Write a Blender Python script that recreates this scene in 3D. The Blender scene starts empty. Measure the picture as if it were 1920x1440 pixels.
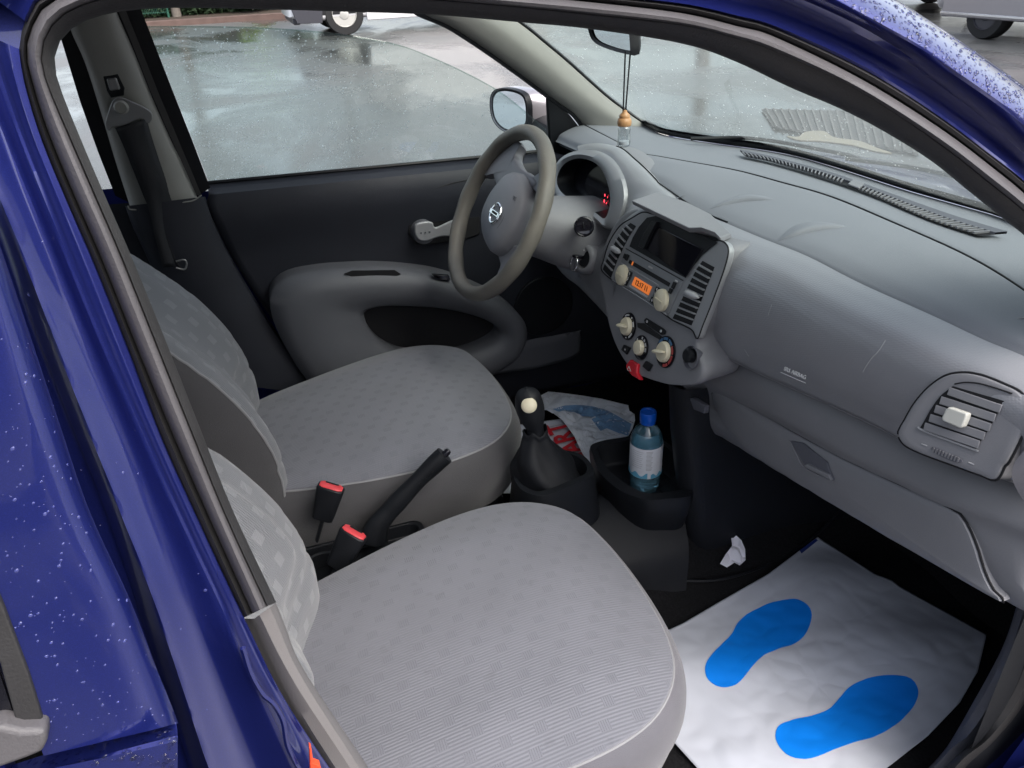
import bpy, bmesh, math, random
from mathutils import Vector, Matrix
R = math.radians
random.seed(7)
sc = bpy.context.scene
col = sc.collection

# ---------------------------------------------------------------- camera
CAM = Vector((0, -1.11, 1.42)); FOC = 1442.0
_L = Vector((-585, 800, -1442)).normalized(); _D = Vector((120, -2510, -1442)); _U = -_D.normalized()
_L = (_L - _U * _L.dot(_U)).normalized(); _F = _L.cross(_U)
cam = bpy.data.cameras.new('Camera'); co = bpy.data.objects.new('Camera', cam); col.objects.link(co)
m = Matrix(((_F.x, _F.y, _F.z, CAM.x), (_L.x, _L.y, _L.z, CAM.y), (_U.x, _U.y, _U.z, CAM.z), (0, 0, 0, 1)))
co.matrix_world = m
cam.sensor_width = 36; cam.lens = FOC / 1920 * 36; cam.clip_start = 0.02; cam.clip_end = 500
sc.camera = co
# ---------------------------------------------------------------- light
w = bpy.data.worlds.new("World"); sc.world = w; w.use_nodes = True
wn = w.node_tree.nodes; wl = w.node_tree.links; wn.clear()
sky = wn.new('ShaderNodeTexSky'); sky.sky_type = 'NISHITA'; sky.sun_disc = False
SUN_EL, SUN_AZ = R(50), R(150)      # azimuth of the sun measured from +Y clockwise
sky.sun_elevation = SUN_EL; sky.sun_rotation = SUN_AZ; sky.dust_density = 4.0; sky.air_density = 1.0
hs = wn.new('ShaderNodeHueSaturation'); hs.inputs['Saturation'].default_value = 0.5
bg = wn.new('ShaderNodeBackground'); bg.inputs[1].default_value = 0.15
wo = wn.new('ShaderNodeOutputWorld')
wl.new(sky.outputs[0], hs.inputs['Color']); wl.new(hs.outputs[0], bg.inputs[0]); wl.new(bg.outputs[0], wo.inputs[0])
sl = bpy.data.lights.new('Sun', 'SUN'); sl.energy = 0.7; sl.angle = R(60); sl.color = (1.0, .97, .93)
so = bpy.data.objects.new('Sun', sl); col.objects.link(so)
sd = Vector((math.sin(SUN_AZ) * math.cos(SUN_EL), math.cos(SUN_AZ) * math.cos(SUN_EL), math.sin(SUN_EL)))
so.rotation_euler = sd.to_track_quat('Z', 'Y').to_euler(); so.location = (0, 0, 8)
vs = sc.view_settings; vs.view_transform = 'Standard'; vs.look = 'None'; vs.gamma = 1; vs.exposure = 1.42
sc.cycles.max_bounces = 10; sc.cycles.transparent_max_bounces = 16; sc.cycles.caustics_reflective = False
sc.cycles.use_denoising = True

# ---------------------------------------------------------------- helpers
def ray(px, py):
    d = Vector(((px - 960) / FOC, (720 - py) / FOC, -1)); return Vector((d.dot(_F), d.dot(_L), d.dot(_U)))
def U(px, py, x=None, y=None, z=None, pl=None):
    """pixel of the photograph -> point on a stated plane of the place"""
    r = ray(px, py)
    if x is not None: t = (x - CAM.x) / r.x
    elif y is not None: t = (y - CAM.y) / r.y
    elif z is not None: t = (z - CAM.z) / r.z
    else: n = Vector(pl[:3]); t = (pl[3] - n.dot(CAM)) / n.dot(r)
    return CAM + r * t
def US(pts, **k): return [U(a, b, **k) for a, b in pts]
def cr(pts, n, closed=False):
    """Catmull-Rom through 3D points, resampled evenly to n points"""
    P = [Vector(p) for p in pts]
    if len(P) == 2: return [P[0].lerp(P[1], i / (n - 1)) for i in range(n)]
    if closed: Q = [P[-1]] + P + [P[0], P[1]]
    else: Q = [P[0] * 2 - P[1]] + P + [P[-1] * 2 - P[-2]]
    out = []
    for i in range(1, len(Q) - 2):
        a, b, c, d = Q[i - 1:i + 3]
        for k in range(12):
            t = k / 12
            out.append(.5 * ((2 * b) + (c - a) * t + (2 * a - 5 * b + 4 * c - d) * t * t + (3 * b - a - 3 * c + d) * t ** 3))
    out.append(Q[-2].copy())
    L = [0]
    for i in range(1, len(out)): L.append(L[-1] + (out[i] - out[i - 1]).length)
    res = []; j = 0; m = n if not closed else n + 1
    for i in range(m):
        s = L[-1] * i / (m - 1)
        while j < len(L) - 2 and L[j + 1] < s: j += 1
        seg = L[j + 1] - L[j]; t = (s - L[j]) / seg if seg > 1e-12 else 0
        res.append(out[j].lerp(out[j + 1], min(1, max(0, t))))
    return res[:n]
def lerp(a, b, t): return a + (b - a) * t

MATS = {}
class NT:
    def __init__(s, m): s.n = m.node_tree.nodes; s.l = m.node_tree.links
    def add(s, t, **k):
        x = s.n.new(t)
        for a, b in k.items(): setattr(x, a, b)
        return x
    def math(s, op, a, b=None, c=None):
        x = s.n.new('ShaderNodeMath'); x.operation = op
        for i, v in enumerate((a, b, c)):
            if v is None: continue
            if isinstance(v, (int, float)): x.inputs[i].default_value = v
            else: s.l.new(v, x.inputs[i])
        return x.outputs[0]
    def mix(s, fac, a, b):
        x = s.n.new('ShaderNodeMix'); x.data_type = 'RGBA'
        for i, v in ((0, fac), (6, a), (7, b)):
            if isinstance(v, (int, float)): x.inputs[i].default_value = v
            elif isinstance(v, tuple): x.inputs[i].default_value = (*v[:3], 1)
            else: s.l.new(v, x.inputs[i])
        return x.outputs[2]
def mat(name, c, rough=.5, metal=0, bump=None, var=.12, vscale=25, coat=0, spec=.5, emit=None, trans=0, ior=1.45, alpha=1, c2=None, sheen=0):
    m = bpy.data.materials.new(name); m.use_nodes = True; t = NT(m)
    b = t.n['Principled BSDF']; MATS[name] = m
    b.inputs['Roughness'].default_value = rough; b.inputs['Metallic'].default_value = metal
    b.inputs['Specular IOR Level'].default_value = spec; b.inputs['Coat Weight'].default_value = coat
    b.inputs['Coat Roughness'].default_value = .03; b.inputs['Transmission Weight'].default_value = trans
    b.inputs['IOR'].default_value = ior; b.inputs['Alpha'].default_value = alpha; b.inputs['Sheen Weight'].default_value = sheen
    tc = t.add('ShaderNodeTexCoord')
    no = t.add('ShaderNodeTexNoise'); no.inputs['Scale'].default_value = vscale; no.inputs['Detail'].default_value = 5
    t.l.new(tc.outputs['Object'], no.inputs['Vector'])
    lo = tuple(x * (1 - var) for x in c); hi = tuple(min(1, x * (1 + var)) for x in c) if c2 is None else c2
    mx = t.mix(no.outputs[0], lo, hi); t.l.new(mx, b.inputs['Base Color'])
    if emit: b.inputs['Emission Color'].default_value = (*emit[0], 1); b.inputs['Emission Strength'].default_value = emit[1]
    if bump:
        sc_, st, kind = bump
        if kind == 'noise':
            v = t.add('ShaderNodeTexNoise'); v.inputs['Scale'].default_value = sc_; v.inputs['Detail'].default_value = 3; h = v.outputs[0]
        elif kind == 'voro':
            v = t.add('ShaderNodeTexVoronoi'); v.inputs['Scale'].default_value = sc_; h = v.outputs[0]
        t.l.new(tc.outputs['Object'], v.inputs['Vector'])
        bp = t.add('ShaderNodeBump'); bp.inputs['Strength'].default_value = st; bp.inputs['Distance'].default_value = .001
        t.l.new(h, bp.inputs['Height']); t.l.new(bp.outputs[0], b.inputs['Normal'])
        rr = t.math('MULTIPLY_ADD', no.outputs[0], .16, rough - .08); t.l.new(rr, b.inputs['Roughness'])
    return m

WL = {}     # world location of every object built
def thing(name, loc, label, cat, group=None):
    o = bpy.data.objects.new(name, None); col.objects.link(o); o.location = loc; WL[o.name] = Vector(loc)
    o.empty_display_size = .1
    tag(o, label, cat, group); return o
def tag(o, label=None, cat=None, group=None, kind=None):
    if label: o['label'] = label
    if cat: o['category'] = cat
    if group: o['group'] = group
    if kind: o['kind'] = kind
    return o
def mesh(name, verts, faces, material, parent=None, smooth=35, thick=0, bevel=0, sub=0, bseg=3, origin=None):
    vs_ = [Vector(v) for v in verts]
    c = sum(vs_, Vector()) / len(vs_) if origin is None else Vector(origin)
    me = bpy.data.meshes.new(name); me.from_pydata([v - c for v in vs_], [], faces); me.validate()
    bm = bmesh.new(); bm.from_mesh(me); bmesh.ops.remove_doubles(bm, verts=bm.verts, dist=1e-6)
    bmesh.ops.recalc_face_normals(bm, faces=bm.faces); bm.to_mesh(me); bm.free()
    if smooth is not None:
        me.polygons.foreach_set('use_smooth', [True] * len(me.polygons))
        me.set_sharp_from_angle(angle=R(smooth))
    o = bpy.data.objects.new(name, me); col.objects.link(o)
    for mm in (material if isinstance(material, list) else [material]): me.materials.append(MATS[mm])
    WL[o.name] = c
    if parent: o.parent = parent; o.location = c - WL[parent.name]
    else: o.location = c
    if thick: s = o.modifiers.new('s', 'SOLIDIFY'); s.thickness = thick; s.offset = -1
    if bevel: b = o.modifiers.new('b', 'BEVEL'); b.width = bevel; b.segments = bseg; b.limit_method = 'ANGLE'; b.angle_limit = R(40)
    if sub: s = o.modifiers.new('u', 'SUBSURF'); s.levels = s.render_levels = sub
    return o
class MB:
    def __init__(s): s.v = []; s.f = []
    def grid(s, rows, closed=False, cap=False):
        n = len(rows[0]); b = len(s.v)
        for r in rows: s.v += [Vector(p) for p in r]
        for i in range(len(rows) - 1):
            for j in range(n if closed else n - 1):
                k = (j + 1) % n
                s.f.append((b + i * n + j, b + i * n + k, b + (i + 1) * n + k, b + (i + 1) * n + j))
        if cap:
            s.f.append(tuple(b + j for j in range(n))[::-1]); s.f.append(tuple(b + (len(rows) - 1) * n + j for j in range(n)))
        return s
    def prism(s, pts, d):
        b = len(s.v); n = len(pts); d = Vector(d)
        s.v += [Vector(p) for p in pts] + [Vector(p) + d for p in pts]
        s.f.append(tuple(range(b, b + n))); s.f.append(tuple(range(b + n, b + 2 * n))[::-1])
        for j in range(n):
            k = (j + 1) % n; s.f.append((b + j, b + k, b + n + k, b + n + j))
        return s
    def bar(s, p, q, wv, tv):
        p, q, wv, tv = map(Vector, (p, q, wv, tv))
        return s.prism([p - wv / 2 - tv / 2, p + wv / 2 - tv / 2, p + wv / 2 + tv / 2, p - wv / 2 + tv / 2], q - p)
    def tube(s, path, rad, n=10, cap=True, flat=1.0, upv=None):
        P = [Vector(p) for p in path]; rows = []
        up = Vector(upv) if upv else Vector((0, 0, 1))
        for i, p in enumerate(P):
            t = (P[min(i + 1, len(P) - 1)] - P[max(i - 1, 0)]).normalized()
            if abs(t.dot(up)) > .98 and not upv: up = Vector((1, 0, 0))
            a = t.cross(up).normalized(); b2 = a.cross(t).normalized()
            if not upv: up = b2
            r = rad[i] if isinstance(rad, (list, tuple)) else rad
            rows.append([p + a * r * math.cos(2 * math.pi * k / n) + b2 * r * flat * math.sin(2 * math.pi * k / n) for k in range(n)])
        return s.grid(rows, closed=True, cap=cap)
    def lathe(s, prof, o, ax, n=28, capb=True):
        o = Vector(o); ax = Vector(ax).normalized(); a = ax.orthogonal().normalized(); b2 = ax.cross(a)
        rows = [[o + ax * h + (a * math.cos(2 * math.pi * k / n) + b2 * math.sin(2 * math.pi * k / n)) * r for k in range(n)] for r, h in prof]
        return s.grid(rows, closed=True, cap=capb)
    def ball(s, o, r, n=8, sc_=(1, 1, 1)):
        o = Vector(o); rows = []
        for i in range(n + 1):
            a = math.pi * i / n
            rows.append([o + Vector((math.sin(a) * math.cos(2 * math.pi * k / (2 * n)) * r * sc_[0], math.sin(a) * math.sin(2 * math.pi * k / (2 * n)) * r * sc_[1], math.cos(a) * r * sc_[2])) for k in range(2 * n)])
        return s.grid(rows, closed=True)
    def obj(s, name, material, parent=None, **k): return mesh(name, s.v, s.f, material, parent, **k)
def surf(name, curves, nu, nv, material, parent=None, **k):
    """smooth surface through a few curves of 3D points"""
    rows = [cr(c, nu) for c in curves]
    cols = [cr([r[j] for r in rows], nv) if len(rows) > 2 else cr([rows[0][j], rows[1][j]], nv) for j in range(nu)]
    g = [[cols[j][i] for j in range(nu)] for i in range(nv)]
    return MB().grid(g).obj(name, material, parent, **k)
def surf_lin(name, curves, nu, nvs, material, parent=None, **k):
    """like surf but straight between the curves (creases kept)"""
    rows = [cr(c, nu) for c in curves]; g = []
    for i in range(len(rows) - 1):
        for s_ in range(nvs): g.append([rows[i][j].lerp(rows[i + 1][j], s_ / nvs) for j in range(nu)])
    g.append(rows[-1]); return MB().grid(g).obj(name, material, parent, **k)
def slab(name, pts, d, material, parent=None, n=None, bevel=.002, **k):
    """closed outline given thickness d (a vector)"""
    P = cr(pts, n, closed=True) if n else pts
    return MB().prism(P, d).obj(name, material, parent, bevel=bevel, **k)
def seam(name, pts, r, material, parent, n=40): return MB().tube(cr(pts, n), r, 6).obj(name, material, parent)
def text(name, s, p, right, up, size, material, parent, ext=.0004, align='CENTER', bold=0):
    cu = bpy.data.curves.new('t', 'FONT'); cu.body = s; cu.size = size; cu.extrude = ext; cu.align_x = align; cu.align_y = 'CENTER'; cu.resolution_u = 2; cu.offset = bold
    to = bpy.data.objects.new('t', cu); col.objects.link(to)
    bpy.context.view_layer.update()
    me = bpy.data.meshes.new_from_object(to.evaluated_get(bpy.context.evaluated_depsgraph_get()))
    bpy.data.objects.remove(to)
    r = Vector(right).normalized(); n = r.cross(Vector(up)).normalized(); u = n.cross(r)
    v = [Vector(p) + r * q.co.x + u * q.co.y + n * q.co.z for q in me.vertices]; f = [tuple(x.vertices) for x in me.polygons]
    return mesh(name, v, f, material, parent, smooth=None)
def caster(obj):
    from mathutils.bvhtree import BVHTree
    me = obj.data; c = WL[obj.name]; me.update()
    t = BVHTree.FromPolygons([v.co + c for v in me.vertices], [tuple(p.vertices) for p in me.polygons])
    def f(px, py):
        r = ray(px, py).normalized(); h = t.ray_cast(CAM, r)
        if h[0] is None: return None
        n_ = h[1]
        if n_.dot(r) > 0: n_ = -n_
        return h[0], n_
    return f
# ---------------------------------------------------------------- materials
mat('dash_top', (.205, .214, .236), .62, bump=(900, .35, 'noise'), var=.05)
mat('dash_grey', (.20, .20, .214), .5, bump=(900, .3, 'noise'), var=.06)
mat('dash_dark', (.095, .097, .115), .55, bump=(900, .3, 'noise'), var=.06)
mat('silver_plastic', (.31, .315, .33), .42, metal=.25, var=.05, bump=(1500, .12, 'noise'))
mat('facia', (.24, .25, .265), .38, metal=.2, var=.05)
mat('black_plastic', (.009, .010, .0125), .42, bump=(1200, .3, 'noise'), var=.2, spec=.3)
mat('black_soft', (.011, .012, .015), .55, bump=(700, .5, 'noise'), var=.25, spec=.3)
mat('black_hole', (.006, .006, .008), .7, var=.1)
mat('gloss_black', (.008, .008, .012), .08, var=.1)
mat('door_dark', (.020, .022, .030), .5, bump=(800, .4, 'noise'), var=.15, spec=.4)
mat('door_arm', (.095, .099, .112), .5, bump=(900, .35, 'noise'), var=.08)
mat('pillar_trim', (.30, .295, .275), .65, bump=(600, .25, 'noise'), var=.05)
mat('grey_trim', (.175, .165, .165), .5, bump=(900, .3, 'noise'), var=.06)
mat('headliner', (.4, .39, .37), .9, var=.05)
mat('carpet', (.009, .009, .011), .95, bump=(400, 1, 'noise'), var=.9, vscale=240, spec=.1, c2=(.022, .022, .024))
mat('rubber', (.030, .029, .030), .55, bump=(500, .4, 'noise'), var=.2)
mat('rubber_grey', (.095, .09, .095), .5, bump=(500, .4, 'noise'), var=.12)
mat('wheel_leather', (.130, .126, .120), .48, bump=(350, .5, 'noise'), var=.25, vscale=18, c2=(.185, .168, .14))
mat('wheel_grey', (.20, .20, .22), .5, bump=(900, .25, 'noise'), var=.06)
mat('chrome', (.8, .8, .82), .12, metal=1, var=.02)
mat('cream', (.62, .56, .42), .38, var=.05)
mat('red_button', (.55, .012, .025), .25, var=.08)
mat('red_buckle', (.62, .06, .07), .35, var=.1)
mat('red_mark', (.38, .05, .05), .4, var=.05)
mat('blue_mark', (.05, .13, .25), .4, var=.05)
mat('white_mark', (.6, .6, .6), .5, var=.03)
mat('grey_mark', (.4, .4, .41), .5, var=.03)
mat('red_lamp', (.5, .01, .02), .4, emit=((1, .05, .08), 1.2))
mat('orange_lcd', (.55, .15, .04), .3, emit=((1, .25, .05), .18), var=.05)
mat('wood', (.5, .27, .12), .5, var=.15, vscale=60, coat=.3)
mat('bag_white', (.78, .82, .88), .3, var=.08, bump=(60, .5, 'noise'))
mat('bag_blue', (.20, .36, .58), .35, var=.1)
mat('paper', (.52, .54, .60), .42, var=.03, bump=(13, .55, 'voro'))
mat('print_blue', (.004, .21, .80), .38, var=.12, vscale=14)
mat('print_navy', (.02, .04, .2), .5, var=.04)
mat('print_red', (.55, .02, .03), .5, var=.04)
mat('tissue', (.85, .83, .88), .8, var=.03)
mat('cap_blue', (.006, .10, .55), .3, var=.05, coat=.2)
mat('label_white', (.75, .77, .82), .4, var=.06, vscale=90)
mat('label_blue', (.12, .38, .55), .4, var=.1)
mat('belt', (.018, .019, .023), .6, bump=(900, .6, 'noise'), var=.2)
mat('metal_grey', (.28, .28, .28), .4, metal=.6, var=.1)
mat('orange', (.75, .08, .03), .4, var=.05)
mat('leaf_yellow', (.26, .22, .16), .4, var=.25, vscale=30)
mat('tyre', (.014, .014, .015), .7, var=.2)
mat('van_white', (.68, .67, .68), .25, var=.03, coat=.3)
mat('van_grey', (.045, .045, .055), .4, var=.08)
mat('silver_paint', (.36, .34, .36), .28, metal=.5, var=.03, coat=.5)
mat('hubcap', (.5, .49, .46), .4, metal=.3, var=.05)
mat('lens', (.5, .5, .55), .1, var=.1, coat=1)
mat('bark', (.16, .14, .12), .9, var=.3)
mat('kerb_red', (.13, .085, .072), .8, var=.35, vscale=6)
mat('soil', (.05, .035, .025), .95, var=.4)
mat('leaf', (.025, .05, .02), .6, var=.6, vscale=4)
mat('leaf_bright', (.2, .32, .04), .6, var=.4, vscale=4)
mat('fence_green', (.02, .09, .06), .5, var=.1)
mat('building_wall', (.30, .26, .23), .9, var=.15, vscale=2)

mat('slat_brown', (.05, .042, .036), .5, var=.3, vscale=5)
mat('slat_pale', (.11, .10, .095), .5, var=.2, vscale=5)
mat('pavement_stone', (.16, .155, .15), .6, var=.25, vscale=8)
def brick():
    m = bpy.data.materials.new('brick'); m.use_nodes = True; t = NT(m); MATS['brick'] = m
    tc = t.add('ShaderNodeTexCoord'); mp = t.add('ShaderNodeMapping'); mp.inputs['Rotation'].default_value = (R(90), 0, 0); b = t.add('ShaderNodeTexBrick')
    b.inputs['Scale'].default_value = 4; b.inputs['Color1'].default_value = (.17, .10, .085, 1); b.inputs['Color2'].default_value = (.12, .075, .065, 1); b.inputs['Mortar'].default_value = (.25, .23, .2, 1)
    t.l.new(tc.outputs['Object'], mp.inputs[0]); t.l.new(mp.outputs[0], b.inputs[0]); t.l.new(b.outputs[0], t.n['Principled BSDF'].inputs['Base Color']); t.n['Principled BSDF'].inputs['Roughness'].default_value = .85
brick()
def glass(name, tint, rough=.0, refl=1.0, lo=.04, veil=0):
    m = bpy.data.materials.new(name); m.use_nodes = True; t = NT(m); MATS[name] = m; t.n.clear()
    o = t.add('ShaderNodeOutputMaterial'); tr = t.add('ShaderNodeBsdfTransparent'); gl = t.add('ShaderNodeBsdfGlossy'); mx = t.add('ShaderNodeMixShader')
    lw = t.add('ShaderNodeLayerWeight'); lw.inputs['Blend'].default_value = .5
    tr.inputs[0].default_value = (*tint, 1); gl.inputs['Roughness'].default_value = rough
    f = t.math('MULTIPLY', t.math('MULTIPLY_ADD', t.math('POWER', lw.outputs['Facing'], 5.0), .94, lo), refl)
    if veil:
        tl = t.add('ShaderNodeBsdfTranslucent'); tl.inputs[0].default_value = (.80, .87, .845, 1); m2 = t.add('ShaderNodeMixShader'); tc = t.add('ShaderNodeTexCoord'); no = t.add('ShaderNodeTexNoise'); no.inputs['Scale'].default_value = 3.5; no.inputs['Detail'].default_value = 6
        t.l.new(tc.outputs['Object'], no.inputs['Vector']); n9 = t.add('ShaderNodeTexNoise'); n9.inputs['Scale'].default_value = 160; n9.inputs['Detail'].default_value = 3; t.l.new(tc.outputs['Object'], n9.inputs['Vector'])
        t.l.new(t.math('MULTIPLY', t.math('MULTIPLY_ADD', no.outputs[0], veil, veil * .5), t.math('MULTIPLY_ADD', n9.outputs[0], 1.6, .2)), m2.inputs[0]); t.l.new(tr.outputs[0], m2.inputs[1]); t.l.new(tl.outputs[0], m2.inputs[2]); tr = m2
    t.l.new(f, mx.inputs[0]); t.l.new(tr.outputs[0], mx.inputs[1]); t.l.new(gl.outputs[0], mx.inputs[2]); t.l.new(mx.outputs[0], o.inputs[0])
    return m
glass('window_glass', (.72, .80, .77), veil=.03); glass('screen_glass', (.62, .69, .655), veil=.11)
glass('bottle_glass', (.80, .92, .96), refl=1.5); glass('clear_glass', (.90, .92, .93), refl=2.2, lo=.10, veil=.16)
mat('drop', (.9, .9, .95), .02, trans=1, ior=1.33, var=0)
mat('drop_paint', (.12, .14, .45), .06, trans=.6, ior=1.33, var=.3, spec=1)
mat('drop_bright', (.85, .87, .92), .08, trans=.35, ior=1.33, var=0, spec=1)
mat('water_blue', (.45, .70, .80), .06, trans=.8, ior=1.33, var=.0)
mat('mirror', (.85, .87, .9), .02, metal=1, var=0)

def dropmat():
    m = bpy.data.materials.new('drop_lens'); m.use_nodes = True; t = NT(m); MATS['drop_lens'] = m; t.n.clear()
    o = t.add('ShaderNodeOutputMaterial'); tl = t.add('ShaderNodeBsdfTranslucent'); tl.inputs[0].default_value = (1, 1, 1, 1); tr = t.add('ShaderNodeBsdfTransparent'); mx = t.add('ShaderNodeMixShader'); mx.inputs[0].default_value = .75
    t.l.new(tr.outputs[0], mx.inputs[1]); t.l.new(tl.outputs[0], mx.inputs[2]); t.l.new(mx.outputs[0], o.inputs[0])
dropmat()
def paint():
    m = bpy.data.materials.new('blue_paint'); m.use_nodes = True; t = NT(m); MATS['blue_paint'] = m; b = t.n['Principled BSDF']
    tc = t.add('ShaderNodeTexCoord'); v = t.add('ShaderNodeTexVoronoi'); v.inputs['Scale'].default_value = 1800
    t.l.new(tc.outputs['Object'], v.inputs['Vector'])
    mx = t.mix(v.outputs['Distance'], (.010, .016, .115), (.018, .027, .20)); t.l.new(mx, b.inputs['Base Color'])
    b.inputs['Metallic'].default_value = .55; b.inputs['Roughness'].default_value = .33
    b.inputs['Coat Weight'].default_value = 1; b.inputs['Coat Roughness'].default_value = .04
    n2 = t.add('ShaderNodeTexNoise'); n2.inputs['Scale'].default_value = 35; n2.inputs['Detail'].default_value = 4; t.l.new(tc.outputs['Object'], n2.inputs['Vector'])
    bp = t.add('ShaderNodeBump'); bp.inputs['Strength'].default_value = .04; bp.inputs['Distance'].default_value = .002
    t.l.new(n2.outputs[0], bp.inputs['Height']); t.l.new(bp.outputs[0], b.inputs['Coat Normal'])
paint()

def fabric(name, c, cp, ribs_axis='Y', px=.062, py=.036, w0=.34, h0=.42, rib=.0046, strength=.38, uvspace=False):
    m = bpy.data.materials.new(name); m.use_nodes = True; t = NT(m); MATS[name] = m; b = t.n['Principled BSDF']
    tc = t.add('ShaderNodeTexCoord'); sp = t.add('ShaderNodeSeparateXYZ')
    t.l.new(tc.outputs['Object'], sp.inputs[0])
    x = sp.outputs[0]; y = sp.outputs[1]
    if ribs_axis == 'Z': x = sp.outputs[2]; y = sp.outputs[1]
    v = t.math('DIVIDE', y, py); row = t.math('FLOOR', v); par = t.math('PINGPONG', row, 1.0)
    u = t.math('ADD', t.math('DIVIDE', x, px), t.math('MULTIPLY', par, .5)); u = t.math('ADD', u, t.math('MULTIPLY', row, .13))
    fu = t.math('FRACT', u); fv = t.math('FRACT', v)
    inside = t.math('MULTIPLY', t.math('LESS_THAN', fu, w0), t.math('LESS_THAN', fv, h0))
    s1 = t.math('SINE', t.math('MULTIPLY', y, 2 * math.pi / rib)); s2 = t.math('SINE', t.math('MULTIPLY', x, 2 * math.pi / (rib * .7)))
    pat = t.math('ADD', t.math('MULTIPLY', s1, t.math('SUBTRACT', 1, inside)), t.math('MULTIPLY', t.math('MULTIPLY', s2, .55), inside))
    no = t.add('ShaderNodeTexNoise'); no.inputs['Scale'].default_value = 9; no.inputs['Detail'].default_value = 6; t.l.new(tc.outputs['Object'], no.inputs['Vector'])
    base = t.mix(t.math('MULTIPLY', inside, .75), c, cp)
    k = t.math('MULTIPLY_ADD', no.outputs[0], .28, .86)
    k = t.math('ADD', k, t.math('MULTIPLY', pat, .05))
    n8 = t.add('ShaderNodeTexNoise'); n8.inputs['Scale'].default_value = 26; n8.inputs['Detail'].default_value = 8; t.l.new(tc.outputs['Object'], n8.inputs['Vector'])
    mr = t.add('ShaderNodeMapRange'); mr.inputs[1].default_value = .66; mr.inputs[2].default_value = .78; mr.inputs[4].default_value = .22; t.l.new(n8.outputs[0], mr.inputs[0]); k = t.math('SUBTRACT', k, mr.outputs[0])
    hsv = t.add('ShaderNodeHueSaturation'); t.l.new(base, hsv.inputs['Color']); t.l.new(k, hsv.inputs['Value']); t.l.new(hsv.outputs[0], b.inputs['Base Color'])
    b.inputs['Roughness'].default_value = .85; b.inputs['Sheen Weight'].default_value = .25; b.inputs['Sheen Roughness'].default_value = .5
    n3 = t.add('ShaderNodeTexNoise'); n3.inputs['Scale'].default_value = 700; t.l.new(tc.outputs['Object'], n3.inputs['Vector'])
    h = t.math('ADD', pat, t.math('MULTIPLY', n3.outputs[0], .6))
    bp = t.add('ShaderNodeBump'); bp.inputs['Strength'].default_value = strength; bp.inputs['Distance'].default_value = .0007
    t.l.new(h, bp.inputs['Height']); t.l.new(bp.outputs[0], b.inputs['Normal'])
fabric('seat_fabric', (.150, .153, .176), (.139, .142, .164), px=.046, py=.0255, w0=.34, h0=.5, rib=.0044)
fabric('back_fabric', (.158, .163, .178), (.225, .232, .245), ribs_axis='Z', px=.044, py=.036, w0=.42, h0=.42, rib=.0035)
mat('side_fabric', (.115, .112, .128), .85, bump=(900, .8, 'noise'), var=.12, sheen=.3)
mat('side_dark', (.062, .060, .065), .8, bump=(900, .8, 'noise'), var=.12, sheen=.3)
mat('piping', (.25, .25, .26), .8, var=.1)

def texture_panel():
    m = bpy.data.materials.new('weave'); m.use_nodes = True; t = NT(m); MATS['weave'] = m; b = t.n['Principled BSDF']
    tc = t.add('ShaderNodeTexCoord'); mp = t.add('ShaderNodeMapping'); mp.inputs['Scale'].default_value = (420, 300, 420); mp.inputs['Rotation'].default_value = (.6, 0, 0)
    t.l.new(tc.outputs['Object'], mp.inputs[0])
    v = t.add('ShaderNodeTexVoronoi'); v.inputs['Scale'].default_value = 1; v.inputs['Randomness'].default_value = .25; t.l.new(mp.outputs[0], v.inputs['Vector'])
    b.inputs['Base Color'].default_value = (.235, .235, .25, 1); b.inputs['Roughness'].default_value = .40; b.inputs['Metallic'].default_value = .25; b.inputs['Specular IOR Level'].default_value = .7
    no = t.add('ShaderNodeTexNoise'); no.inputs['Scale'].default_value = 7; t.l.new(tc.outputs['Object'], no.inputs['Vector'])
    t.l.new(t.mix(no.outputs[0], (.265, .267, .288), (.32, .322, .345)), b.inputs['Base Color'])
    bp = t.add('ShaderNodeBump'); bp.inputs['Strength'].default_value = .5; bp.inputs['Distance'].default_value = .0006; bp.invert = True
    t.l.new(v.outputs['Distance'], bp.inputs['Height']); t.l.new(bp.outputs[0], b.inputs['Normal'])
texture_panel()

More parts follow.
